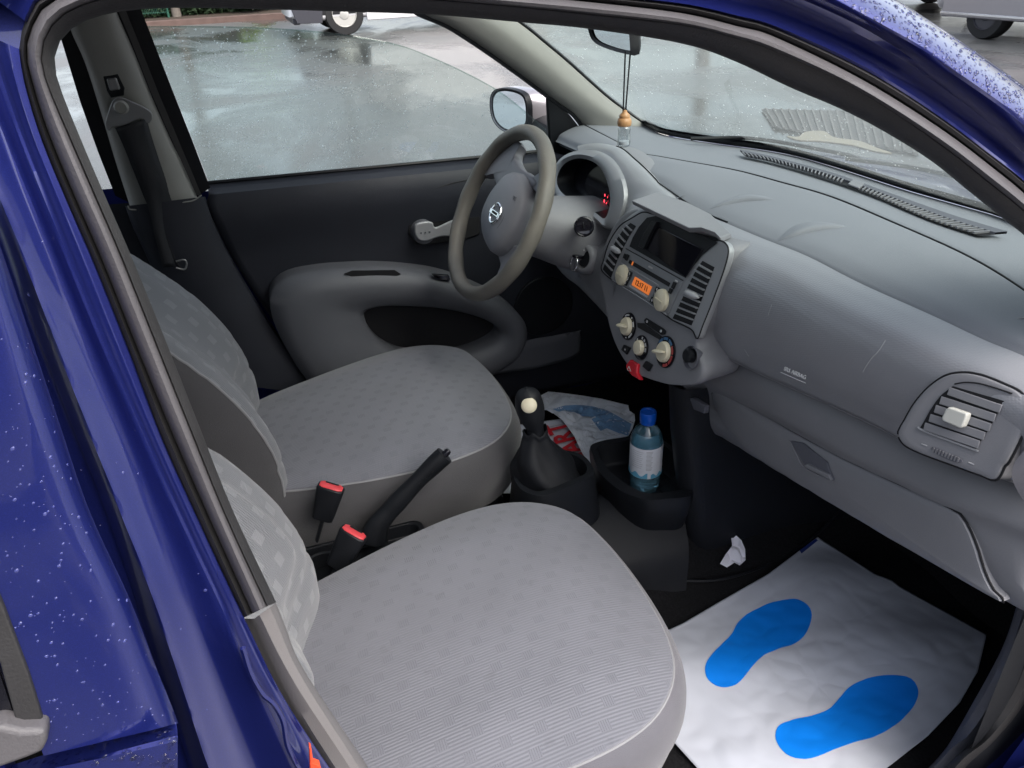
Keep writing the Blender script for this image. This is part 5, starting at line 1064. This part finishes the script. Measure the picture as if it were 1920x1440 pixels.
lp = [(.001, 0), (.0085, .0), (.0100, .002), (.0103, .006), (.0096, H_ * .30), (.0092, H_ * .40), (.0100, H_ * .46), (.0094, H_ * .54), (.007, H_ * .585)]
MB().lathe(lp, p0, (0, 0, 1), 30, capb=False).obj('bottle_glass', 'clear_glass', sb, smooth=60)
MB().lathe([(.001, .003), (.0078, .003), (.008, .008), (.001, .008)], p0, (0, 0, 1), 24).obj('scent_oil', 'bag_white', sb)
MB().lathe([(.001, H_ * .56), (.0100, H_ * .57), (.0110, H_ * .62), (.0110, H_ * .70), (.0095, H_ * .77), (.0080, H_ * .79), (.0086, H_ * .83), (.0075, H_ * .88), (.0040, H_ * .93), (.0035, H_ * .98), (.001, H_ * 1.0)], p0, (0, 0, 1), 30).obj('wooden_cap', 'wood', sb, smooth=50)
for a, b in ((1172.5, 1168.5), (1182, 1173)):
    MB().tube([U(b, 215, y=.0), U(lerp(a, b, .9), 196, y=0), U(a, 96, y=.0)], .00125, 8).obj('cord', 'black_soft', sb)
# ================================================================ LOOSE THINGS
from mathutils import noise
def fz(x, y):
    z = .28 + .006 * math.sin(x * 17 + y * 5) + .004 * math.sin(y * 31 + x * 9)
    if x > 1.15: z += min(.5, (x - 1.15) * 1.4)
    return z + .10 * math.exp(-((abs(y)) / .11) ** 4)
def UH(px, py, H):
    r = ray(px, py); lo, hi = .3, 3.5
    for _ in range(40):
        t = (lo + hi) / 2; p = CAM + r * t
        if p.z > H(p.x, p.y): lo = t
        else: hi = t
    return CAM + r * hi
def sheet(name, P, H, material, parent, n=160, m_=50, thick=.0006, c=None):
    Q = [UH(a, b, H) for a, b in P]; O = cr(Q, n, True) if n else Q; n = len(O)
    cc = sum(O, Vector()) / n if c is None else UH(c[0], c[1], H); rows = []
    for i in range(m_ + 1):
        k = i / m_; rows.append([Vector((cc.x + (p.x - cc.x) * k, cc.y + (p.y - cc.y) * k, 0)) for p in O])
    rows = [[Vector((p.x, p.y, H(p.x, p.y))) for p in r_] for r_ in rows]
    return MB().grid(rows, closed=True).obj(name, material, parent, smooth=22 if material != 'tissue' else None, thick=thick)
def facet(x, y, s, seed=0):
    d = noise.voronoi((x * s + seed, y * s, seed * 1.7))[0]; return d[1] - d[0]
def Hm(x, y):
    z = fz(x, y)
    return z + .008 + .004 * noise.noise((x * 6, y * 6, 0)) + .0045 * facet(x, y, 8, 3) + .0026 * facet(x, y, 23, 5)
def line(P, n):      # straight-edged outline, densified
    out = []
    for i in range(len(P)):
        a, b = P[i], P[(i + 1) % len(P)]
        for k in range(n): out.append((lerp(a[0], b[0], k / n), lerp(a[1], b[1], k / n)))
    return out
pm = thing('paper_floor_mat', UH(1530, 1250, Hm), 'white paper floor mat printed with two blue shoe soles in the passenger footwell', 'floor mat')
sheet('paper_sheet', line([(1533, 1007), (1640, 1076), (1672, 1088), (1687, 1100), (1850, 1190), (1843, 1220), (1833, 1260), (1800, 1317), (1740, 1380), (1663, 1440), (1590, 1500), (1480, 1540), (1380, 1520), (1307, 1440), (1242, 1368), (1215, 1260), (1235, 1190), (1280, 1169), (1350, 1128), (1427, 1084), (1441, 1076)], 10), Hm, 'paper', pm, n=0, m_=70, c=(1530, 1270))
F1 = [(1467, 1125), (1493, 1123), (1513, 1133), (1522, 1150), (1518, 1173), (1507, 1193), (1487, 1208), (1460, 1216), (1433, 1228), (1410, 1250), (1390, 1275), (1370, 1287), (1347, 1287), (1327, 1273), (1322, 1253), (1330, 1233), (1353, 1208), (1373, 1187), (1383, 1168), (1403, 1150), (1437, 1133)]
F2 = [(1657, 1266), (1693, 1267), (1713, 1276), (1722, 1295), (1717, 1317), (1700, 1340), (1673, 1363), (1640, 1381), (1607, 1390), (1567, 1404), (1533, 1418), (1507, 1423), (1480, 1417), (1460, 1398), (1454, 1377), (1462, 1359), (1487, 1349), (1520, 1342), (1553, 1330), (1573, 1310), (1593, 1288), (1623, 1273)]
H2 = lambda x, y: Hm(x, y) + .0014
H3 = lambda x, y: Hm(x, y) + .0008
for P in (F1, F2):
    cx_ = sum(p[0] for p in P) / len(P); cy_ = sum(p[1] for p in P) / len(P)
    sheet('printed_sole', P, H2, 'print_blue', pm, n=90, m_=24, thick=0)
sheet('printed_strip', line([(1499, 1032), (1530, 1010), (1534, 1013), (1503, 1038)], 6), H2, 'print_navy', pm, n=0, m_=4, thick=0)
Ht = lambda x, y: fz(x, y) + .012 + .022 * facet(x, y, 34, 8)
ti = sheet('crumpled_tissue', line([(1375, 999), (1390, 1013), (1397, 1030), (1398, 1050), (1387, 1060), (1377, 1055), (1363, 1064), (1350, 1057), (1360, 1040), (1373, 1023), (1371, 1010)], 4), Ht, 'tissue', None, n=0, m_=14, c=(1380, 1040)); tag(ti, 'small crumpled white tissue on the black carpet', 'tissue')
# ---- water bottle standing in the tray
b0 = U(1208, 912, z=.434); r_ = .0325
topz = U(1211, 772, y=b0.y).z; Hb = topz - b0.z
wb_ = thing('water_bottle', b0, 'clear blue-tinted plastic water bottle with a bright blue cap standing in the black tray', 'bottle')
def prb(L): return [(a * r_, b * Hb) for a, b in L]
MB().lathe(prb([(.02, .02), (.6, .0), (.9, .01), (1.0, .05), (.97, .08), (1.0, .11), (.965, .14), (1.0, .17), (.97, .20), (1.0, .23), (1.0, .62), (.99, .66), (.93, .71), (.78, .765), (.58, .81), (.46, .835), (.42, .85), (.42, .88)]), b0, (0, 0, 1), 48, capb=False).obj('bottle_body', 'bottle_glass', wb_, smooth=60)
MB().lathe(prb([(.02, .025), (.6, .01), (.88, .02), (.94, .06), (.94, .62), (.90, .69), (.74, .755), (.02, .755)]), b0, (0, 0, 1), 40).obj('water', 'water_blue', wb_, smooth=40)
MB().lathe(prb([(1.012, .235), (1.018, .24), (1.018, .615), (1.012, .62)]), b0, (0, 0, 1), 60, capb=False).obj('paper_label', 'label_white', wb_)
MB().lathe(prb([(.42, .86), (.47, .862), (.48, .875), (.465, .88), (.49, .885), (.50, .95), (.495, .985), (.46, 1.0), (.30, 1.0), (.28, .994), (.02, .994)]), b0, (0, 0, 1), 40, capb=False).obj('bottle_cap', 'cap_blue', wb_, smooth=40)
cb = (CAM - b0); base_a = math.atan2(cb.y, cb.x)
def on_lab(a, h, off=.0006): 
    rr = r_ * 1.018 + off; return b0 + Vector((math.cos(base_a + a) * rr, math.sin(base_a + a) * rr, h * Hb))
def patch(name, a0, a1, h0, h1, m_, wav=0):
    rows = []
    for i in range(9):
        t = i / 8; rows.append([on_lab(lerp(a0, a1, k / 16), lerp(h0, h1 + wav * math.sin(k * .9), t)) for k in range(17)])
    return MB().grid(rows).obj(name, m_, wb_)
patch('label_wave', -1.5, .15, .24, .29, 'label_blue', .025); patch('label_wave', .35, 1.5, .24, .285, 'label_blue', .02)
for k in range(15):
    h = .59 - k * .017
    patch('label_print', .02 + .01 * (k % 3), .42 - .03 * (k % 4), h, h + .006, 'grey_mark')
for k in range(9):
    h = .58 - k * .026; patch('label_print', -.9 + .04 * (k % 2), -.15 - .05 * (k % 3), h, h + .004, 'grey_mark')
# ---- carrier bag and printed bag beside the console, driver's footwell
Hbg = lambda x, y: .405 - .16 * max(0, y - .12) + .018 * facet(x, y, 14, 2) + .010 * facet(x, y, 33, 4)
pb_ = thing('plastic_bag', UH(1110, 790, Hbg), 'crumpled translucent white plastic bag with a blue band behind the gear lever', 'bag')
bagP = [(1013, 742), (1028, 734), (1055, 737), (1092, 742), (1128, 748), (1178, 760), (1180, 770), (1190, 777), (1191, 788), (1186, 804), (1178, 818), (1168, 822), (1124, 829), (1109, 833), (1110, 850), (1109, 872), (1092, 851), (1076, 817), (1055, 788), (1028, 768), (1014, 766)]
sheet('bag_film', line(bagP, 7), Hbg, 'bag_white', pb_, n=0, m_=46, c=(1112, 795))
Hb2 = lambda x, y: Hbg(x, y) + .0012
sheet('blue_band', line([(1036, 767), (1060, 760), (1088, 759), (1112, 762), (1138, 769), (1160, 781), (1184, 795), (1178, 817), (1160, 812), (1138, 803), (1126, 808), (1116, 795), (1105, 780), (1076, 770)], 5), Hb2, 'bag_blue', pb_, n=0, m_=26, c=(1130, 786), thick=0)
Hg = lambda x, y: .352 + .005 * noise.noise((x * 14, y * 14, 4)) + .0015 * facet(x, y, 20, 9)
mb_ = thing('printed_bag', UH(1020, 840, Hg), 'white bag printed with big red letters and blue shapes beside the gear lever', 'bag')
sheet('bag_film', line([(970, 797), (1020, 790), (1060, 784), (1090, 800), (1120, 855), (1110, 885), (1060, 905), (1000, 925), (938, 925), (925, 905), (945, 870), (962, 835)], 6), Hg, 'paper', mb_, n=0, m_=30, c=(1020, 855))
Hg2 = lambda x, y: Hg(x, y) + .0012
Hg3 = lambda x, y: Hg(x, y) + .0022
def pat(nm, P, m_, h=Hg2): sheet(nm, line(P, 4), h, m_, mb_, n=0, m_=8, thick=0)
pat('print_shape', [(967, 830), (987, 829), (984, 842), (962, 846)], 'print_navy')
pat('print_shape', [(958, 868), (966, 846), (990, 845), (1000, 900), (975, 905), (960, 890)], 'print_navy')
def disc(c, r, m_, h): pat('print_shape', [(c[0] + r * math.cos(a * .52), c[1] + r * 1.15 * math.sin(a * .52)) for a in range(12)], m_, h)
disc((984, 862), 22, 'paper', Hg2 if False else (lambda x, y: Hg(x, y) + .0018)); disc((984, 864), 16, 'print_red', Hg3)
pat('print_shape', [(949, 880), (964, 884), (958, 897), (944, 892)], 'print_red')
pat('print_shape', [(948, 905), (957, 902), (952, 912), (944, 916)], 'print_navy')
pat('print_line', [(975, 809), (1000, 807), (1000, 808), (975, 810.5)], 'grey_mark')
pat('print_line', [(1022, 801), (1060, 794), (1060, 795.5), (1022, 802.5)], 'grey_mark')
ta = UH(1066, 826, Hg3); tb_ = UH(1050, 796, Hg3)
text('print_letters', 'MART', UH(1068, 832, lambda x, y: Hg(x, y) + .006), UH(1045, 796, Hg3) - UH(1083, 850, Hg3), UH(1040, 830, Hg3) - UH(1070, 820, Hg3), .075, 'print_red', mb_, bold=.0018)
# pedals in the dark of the footwell
for y in (.26, .34, .46):
    pd = slab('pedal', [Vector((.98, y - .025, .42)), Vector((.98, y + .025, .42)), Vector((1.02, y + .025, .36)), Vector((1.02, y - .025, .36))], (.01, 0, .008), 'black_plastic', car, bevel=.003)
# ================================================================ WET: drops on paint and glass (too many to count)
def drops(name, gen, n, rmin, rmax, material, parent, flat=.5):
    v = []; f = []
    for i in range(n):
        g_ = gen()
        if g_ is None: continue
        c, nn = g_; r0 = lerp(rmin, rmax, random.random() ** 2.5)
        a = nn.orthogonal().normalized(); b2 = nn.cross(a); ax_ = 1 + .5 * random.random(); b = len(v); k1 = random.random() * 6
        for h, rr in ((0, 1), (.55, .8), (.9, .4)):
            for k in range(6):
                t = k * math.pi / 3 + k1; v.append(c + (a * math.cos(t) * ax_ + b2 * math.sin(t)) * r0 * rr + nn * r0 * flat * h)
        v.append(c + nn * r0 * flat)
        for h in range(2):
            for k in range(6): q = (k + 1) % 6; f.append((b + h * 6 + k, b + h * 6 + q, b + h * 6 + 6 + q, b + h * 6 + 6 + k))
        for k in range(6): f.append((b + 12 + k, b + 12 + (k + 1) % 6, b + 18))
    o = mesh(name, v, f, material, parent, smooth=80); o['kind'] = 'stuff'; return o
gpl = (0, 1, .16, .70 + .16)
def inside(px, py, P):
    c = False
    for i in range(len(P)):
        (x1, y1), (x2, y2) = P[i], P[i - 1]
        if (y1 > py) != (y2 > py) and px < (x2 - x1) * (py - y1) / (y2 - y1) + x1: c = not c
    return c
GP = G[1:]
def gw():
    px = random.uniform(277, 950) if random.random() < .75 else random.uniform(277, 1050); py = random.uniform(50, 345)
    if not inside(px, py, GP): return None
    if random.random() > 1.15 - (px - 277) / 900: return None
    return U(px, py, pl=gpl) + Vector((0, .003, 0)), Vector((0, 1, .16)).normalized()
drops('raindrops', gw, 2400, .0006, .0018, 'drop_lens', g)
deps = bpy.context.evaluated_depsgraph_get()
def cast(px, py, want):
    bpy.context.view_layer.update()
cd = caster(rdo)
def g1():
    return cd(random.uniform(-20, 330), random.uniform(300, 1400))
drops('raindrops', g1, 520, .0003, .0011, 'drop_paint', rdo)
cb_ = caster(bpy.data.objects['door_belt'])
drops('raindrops', lambda: cb_(random.uniform(20, 332), random.uniform(1355, 1440)), 160, .0008, .0024, 'drop', rdo)
cp_ = caster(bpy.data.objects['door_pillar'])
drops('raindrops', lambda: cp_(random.uniform(0, 400), random.uniform(450, 1440)), 60, .0004, .0016, 'drop_paint', car)
cr_ = caster(bpy.data.objects['roof_rail'])
def g4():
    t = random.random(); i = random.uniform(9, 16.9); k = int(i); a = (lerp(RB[k][0], RB[k + 1][0], i - k), lerp(RB[k][1], RB[k + 1][1], i - k)); b = (lerp(RC[k][0], RC[k + 1][0], i - k), lerp(RC[k][1], RC[k + 1][1], i - k))
    return cr_(lerp(a[0], b[0], t), lerp(a[1], b[1], t))
drops('raindrops', g4, 1100, .0006, .0020, 'drop', car)
cw_ = caster(ws)
def g5():
    h = cw_(random.uniform(980, 1900), random.uniform(40, 400))
    return (h[0] + Vector((.003, 0, .004)), -h[1]) if h else None
drops('raindrops', g5, 2600, .0005, .0018, 'drop_lens', ws)
# yellow leaves stuck at the foot of the screen
lv = slab('fallen_leaf', [U(a, b, z=1.0) + Vector((.05, 0, 0)) for a, b in [(1440, 262), (1462, 264), (1475, 255), (1510, 253), (1530, 265), (1575, 272), (1610, 286), (1636, 296), (1600, 291), (1560, 280), (1500, 272), (1460, 270)]], (0, 0, .004), 'leaf_yellow', n=60, bevel=.001); tag(lv, 'pale yellow wet leaf lying on the wiper cowl outside the windscreen', 'leaf')
# ================================================================ OTHER VEHICLES
def tag_sub(o): return o
def wheel(parent, c, r, wdt, ax, rimm='hubcap', base=None):
    o = MB().lathe([(r * .62, wdt / 2), (r * .95, wdt / 2), (r, wdt * .35), (r, -wdt * .35), (r * .95, -wdt / 2), (.01, -wdt / 2)], c, ax, 40, capb=False).obj('wheel', 'tyre', parent)
    a = Vector(ax).normalized()
    MB().lathe([(r * .66, wdt * .42), (r * .64, wdt * .5), (r * .60, wdt * .5), (r * .56, wdt * .30), (r * .30, wdt * .30), (r * .25, wdt * .46), (r * .10, wdt * .52), (.001, wdt * .52)], c, ax, 40).obj('rim', rimm, o)
    hl = MB(); u_ = a.orthogonal().normalized(); v_ = a.cross(u_)
    for k in range(12):
        t = k * math.pi / 6; q = Vector(c) + a * wdt * .31 + (u_ * math.cos(t) + v_ * math.sin(t)) * r * .46
        hl.lathe([(r * .045, 0), (.001, .002)], q, ax, 8)
    h = hl.obj('rim_holes', 'black_hole', o); return o
def vehicle(name, loc, yaw, prof, wdt, wheels, r, paint, lower, label, cat, win=None, group=None, sk=(.46, .34), trim=False, sx=0, rimm='hubcap'):
    """side profile (x, z) extruded across the width with rounded flanks; +x is the nose"""
    root = thing(name, loc, label, cat, group); M_ = Matrix.Rotation(yaw, 4, 'Z'); T = lambda p: Vector(loc) + M_ @ Vector(p)
    P = cr([(a, 0, b) for a, b in prof], 90, True)
    c = sum(P, Vector()) / 90
    rows = []
    for y, k in ((-.5, .90), (-.49, .955), (-.465, .985), (-.42, 1), (0, 1.005), (.42, 1), (.465, .985), (.49, .955), (.5, .90)):
        rows.append([T((c.x + (p.x - c.x) * k, y * wdt, c.z + (p.z - c.z) * k)) for p in P])
    MB().grid(rows, closed=True, cap=True).obj('body', paint, root, smooth=40)
    for x in wheels:
        for s in (-1, 1):
            ax = M_ @ Vector((0, s, 0)); wheel(root, T((x, s * (wdt / 2 - .10), r)), r, .22, ax, rimm)
            arch = [T((x + (r + .05) * math.cos(t), s * (wdt / 2 + .004), r + .0 + (r + .05) * math.sin(t))) for t in [math.pi * k / 20 for k in range(21)]]
            mesh('wheel_arch', arch, [tuple(range(21))], 'black_hole', root, smooth=None)
    xs = [a for a, b in prof]
    for s in (-1, 1):
        MB().bar(T((min(xs) + .12, s * wdt * .495, sk[0])), T((max(xs) - .12 - sx, s * wdt * .495, sk[0])), M_ @ Vector((0, .07, 0)), (0, 0, sk[1])).obj('sill_skirt', paint, root, bevel=.02)
        if trim: MB().bar(T((min(xs) + .12, s * wdt * .52, sk[0] - .10)), T((max(xs) - .12, s * wdt * .52, sk[0] - .10)), M_ @ Vector((0, .02, 0)), (0, 0, .03)).obj('trim_strip', 'chrome', root, bevel=.004)
        if win:
            slab('side_window', [T((a, s * wdt * .492, b)) for a, b in win], M_ @ Vector((0, .02 * s, 0)), 'gloss_black', root, bevel=.005)
        MB().bar(T((.1, s * wdt * .503, .55)), T((.1, s * wdt * .503, 1.0)), M_ @ Vector((.008, 0, 0)), M_ @ Vector((0, .006, 0))).obj('door_gap', 'black_hole', root)
        slab('headlight', [T((max(xs) - .02, s * wdt * .46, .62)), T((max(xs) - .30, s * wdt * .497, .66)), T((max(xs) - .33, s * wdt * .497, .80)), T((max(xs) - .06, s * wdt * .44, .76))], M_ @ Vector((.02, .01 * s, .0)), 'lens', root, bevel=.004)
    MB().bar(T((max(xs) - .06, -wdt * .45, .38)), T((max(xs) - .06, wdt * .45, .38)), M_ @ Vector((.14, 0, 0)), (0, 0, .30)).obj('front_bumper', lower, root, bevel=.03)
    MB().bar(T((min(xs) + .06, -wdt * .45, .40)), T((min(xs) + .06, wdt * .45, .40)), M_ @ Vector((.14, 0, 0)), (0, 0, .26)).obj('rear_bumper', lower, root, bevel=.03)
    return root
vanp = [(2.45, .30), (2.50, .60), (2.42, .90), (1.75, 1.12), (1.1, 1.75), (.7, 2.0), (-.5, 2.08), (-2.3, 2.05), (-2.55, 1.8), (-2.6, .9), (-2.55, .35), (-1.0, .28), (1.0, .28)]
vc = U(651, 66, z=0)
van = vehicle('panel_van', (vc.x + 1.55, vc.y + .98, 0), math.pi, vanp, 1.95, (1.55, -1.75), .37, 'van_white', 'van_grey', 'white van with black front bumper and steel wheels parked across the street', 'van', win=[(1.5, 1.15), (.5, 1.15), (.5, 1.75), (1.0, 1.75)], sk=(.33, .20), sx=1.25)
Mv = Matrix.Rotation(math.pi, 4, 'Z'); Tv = lambda p: Vector((vc.x + 1.55, vc.y + .98, 0)) + Mv @ Vector(p)
for s in (1, -1):
    slab('front_wing', [Tv((a, s * 1.00, b)) for a, b in [(1.98, .24), (2.45, .26), (2.52, .5), (2.50, .62), (2.40, .80), (1.2, .85), (1.16, .45), (1.25, .62), (1.4, .74), (1.55, .78), (1.7, .74), (1.86, .62), (1.95, .45)]], (0, -.04 * -s, 0), 'van_grey', van, bevel=.01)
# its dark grey nose section up to the wheel
wgn = [(2.15, .32), (2.2, .6), (2.1, .85), (1.2, 1.0), (.6, 1.45), (-.9, 1.52), (-1.8, 1.42), (-2.2, 1.0), (-2.25, .55), (-2.15, .32), (0, .26)]
sp_ = U(1835, 74, z=0)
vehicle('parked_car', (sp_.x + .90, sp_.y - 1.35, 0), math.pi / 2, wgn, 1.76, (1.35, -1.35), .31, 'silver_paint', 'silver_paint', 'silver grey car seen low down at the top right corner, nearest of the two there', 'car', win=[(.9, 1.0), (-1.6, 1.0), (-1.5, 1.38), (.4, 1.38)], group='cars parked beyond the bonnet', trim=True, sk=(.40, .30), rimm='van_grey')
sp2 = U(1700, 22, z=0)
vehicle('parked_car', (sp2.x + .9, sp2.y - .2, 0), math.pi / 2, wgn, 1.72, (1.35, -1.35), .31, 'van_white', 'van_white', 'white car behind the silver grey one, only its wheel and lower side in view', 'car', win=[(.9, 1.0), (-1.6, 1.0), (-1.5, 1.38), (.4, 1.38)], group='cars parked beyond the bonnet')
# ================================================================ PLANTED EDGE ACROSS THE STREET
k0_ = U(280, 47, z=0); k1_ = U(520, 47, z=0)
ky = k0_.y
kb = MB().grid([[(-16, ky, 0), (8, ky - 1.5, 0)], [(-16, ky, .12), (8, ky - 1.5, .12)], [(-16, ky + .22, .13), (8, ky - 1.28, .13)], [(-16, ky + .22, 0), (8, ky - 1.28, 0)]]).obj('planter_kerb', 'kerb_red', smooth=None); tag(kb, 'low reddish brick kerb along the planted bed across the street', 'kerb')
MB2 = MB().grid([[(-16, ky + .22, .10), (8, ky - 1.28, .10)], [(-16, ky + 9, .3), (8, ky + 7.5, .3)]]).obj('planting_bed', 'soil', smooth=None); tag(MB2, kind='structure')
def leaves(name, c, size, n, material, ls=.07, parent=None):
    v = []; f = []
    for i in range(n):
        while True:
            p = Vector([random.uniform(-1, 1) for _ in range(3)])
            if p.length < 1 and (facet(p.x + c[0], p.y, 2.2, 1) > .12 or random.random() < .3): break
        p = Vector((c[0] + p.x * size[0], c[1] + p.y * size[1], max(.12, c[2] + p.z * size[2])))
        a = Vector([random.gauss(0, 1) for _ in range(3)]).normalized(); b_ = a.orthogonal().normalized(); s_ = ls * random.uniform(.5, 1.3); k = len(v)
        v += [p - a * s_, p + b_ * s_ * .45, p + a * s_, p - b_ * s_ * .45]; f.append((k, k + 1, k + 2, k + 3))
    return mesh(name, v, f, material, parent, smooth=None)
lab = ['dark green shrub directly behind the bright leafy plant', 'dark leafless-looking shrub next to the green fence', 'dark green shrub nearest to the van', 'dense dark shrub left of the others behind the fence']
for i, (px, m_) in enumerate(((430, 'leaf'), (375, 'leaf'), (500, 'leaf'), (290, 'leaf'))):
    b = U(px, 30, y=ky + .9); t_ = thing('shrub', (b.x, b.y, .2), lab[i], 'shrub', 'shrubs in the bed across the street')
    leaves('foliage', (b.x, b.y, .62), (1.3, .75, .62), 3400, m_, .07, t_)
    MB().tube([(b.x, b.y, .18), (b.x + .03, b.y, .5), (b.x - .05, b.y + .1, .9)], [.03, .025, .012], 8).obj('stem', 'bark', t_)
b = U(475, 24, y=ky + .05); t_ = thing('leafy_plant', (b.x, b.y, .2), 'bright yellow-green leafy plant above the kerb', 'plant')
leaves('foliage', (b.x, b.y, .55), (.55, .35, .30), 420, 'leaf_bright', .09, t_)
MB().tube([(b.x, b.y, .18), (b.x, b.y, .6)], .015, 6).obj('stem', 'bark', t_)
tb0 = U(334, 40, y=ky + .4); tr_ = thing('tree', (tb0.x, tb0.y, .15), 'slim grey trunk rising from the planted bed across the street', 'tree')
MB().tube([(tb0.x, tb0.y, .1), (tb0.x + .02, tb0.y, 1.5), (tb0.x - .05, tb0.y, 3.2), (tb0.x + .1, tb0.y + .1, 4.6)], [.12, .10, .08, .04], 14).obj('trunk', 'bark', tr_)
for dx, dy, dz in ((.9, .2, 1.4), (-.8, .4, 1.2), (.2, -.7, 1.5)):
    MB().tube([(tb0.x - .02, tb0.y, 3.0), (tb0.x + dx * .5, tb0.y + dy * .5, 3.0 + dz * .6), (tb0.x + dx, tb0.y + dy, 3.0 + dz)], [.05, .035, .015], 8).obj('limb', 'bark', tr_)
leaves('crown', (tb0.x, tb0.y, 4.8), (1.9, 1.8, 1.3), 3500, 'leaf', .09, tr_)
fr = thing('mesh_fence', (k0_.x, ky + .3, .12), 'green wire mesh fence panel at the edge of the planted bed', 'fence')
fx0 = U(240, 30, y=ky + .3).x; fx1 = U(316, 30, y=ky + .3).x
for x in (fx0, fx1): MB().tube([(x, ky + .3, .1), (x, ky + .3, 1.2)], .03, 8).obj('fence_post', 'fence_green', fr)
q = MB()
for k in range(24): x = lerp(fx0, fx1, k / 23); q.tube([(x, ky + .3, .22), (x, ky + .3, 1.1)], .006, 5)
for k in range(6): z = .25 + k * .16; q.tube([(fx0, ky + .3, z), (fx1, ky + .3, z)], .008, 5)
wm = q.obj('wire_panel', 'fence_green', fr)

# two bigger trees of the same bed, above the picture but mirrored in the wet road
for i, (x, y, hh, lb) in enumerate(((-5.0, ky + 2.5, 6.0, 'broad leafy tree behind the mesh fence, its crown above the picture'), (3.4, ky + 2.0, 6.5, 'leafy tree behind the white van, its crown above the picture'), (9.5, 14.0, 6.0, 'leafy tree beyond the parked cars, its crown above the picture'))):
    t2 = thing('tree', (x, y, .15), lb, 'tree', 'street trees across the road')
    MB().tube([(x, y, .1), (x + .05, y, 2), (x - .1, y + .1, 4), (x, y, hh - .5)], [.16, .13, .10, .05], 12).obj('trunk', 'bark', t2)
    for dx, dy, dz in ((1.2, .3, 1.5), (-1.1, .5, 1.3), (.3, -1.0, 1.6)):
        MB().tube([(x, y, 3.2), (x + dx * .5, y + dy * .5, 3.2 + dz * .6), (x + dx, y + dy, 3.2 + dz)], [.06, .04, .015], 8).obj('limb', 'bark', t2)
    leaves('crown', (x, y, hh), (2.6, 2.3, 1.9), 4500, 'leaf', .12, t2)
# ---- ribbed brown band seen through the screen, modelled as bars on the road
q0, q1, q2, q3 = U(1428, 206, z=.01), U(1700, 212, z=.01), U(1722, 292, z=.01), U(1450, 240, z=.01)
gr = thing('slatted_band', (q0 + q2) / 2, 'long brown slatted band with pale bars on the road, seen through the windscreen', 'grating')
slab('slat_bed', [q0, q1, q2, q3], (0, 0, .008), 'slat_brown', gr, bevel=0)
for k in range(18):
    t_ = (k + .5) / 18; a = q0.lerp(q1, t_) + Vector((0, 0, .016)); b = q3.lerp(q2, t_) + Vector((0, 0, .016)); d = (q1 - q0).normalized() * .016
    MB().bar(a, b, d, (0, 0, .008)).obj('slat_bar', 'slat_pale', gr)
# ---- house front behind the viewer (mirrored in the paint) and the open front door
hsx = thing('town_house', (0, -9, 0), 'long brick house front along the pavement behind the viewer, outside the picture', 'building')
MB().prism([(-14, -11, 0), (12, -11, 0), (12, -15, 0), (-14, -15, 0)], (0, 0, 4.6)).obj('wall', 'brick', hsx)
for i in range(9):
    for z in (1.1,):
        x = -12.5 + i * 2.8
        slab('window', [Vector((x, -10.97, z)), Vector((x + 1.1, -10.97, z)), Vector((x + 1.1, -10.97, z + 1.7)), Vector((x, -10.97, z + 1.7))], (0, -.05, 0), 'gloss_black', hsx, bevel=0)
        MB().bar((x - .1, -10.93, z - .05), (x + 1.2, -10.93, z - .05), (0, .16, 0), (0, 0, .10)).obj('sill', 'pillar_trim', hsx)
slab('pavement', [Vector((-16, -10.9, 0)), Vector((14, -10.9, 0)), Vector((14, -5.5, 0)), Vector((-16, -5.5, 0))], (0, 0, .13), 'pavement_stone', None, bevel=.01)['kind'] = 'structure'
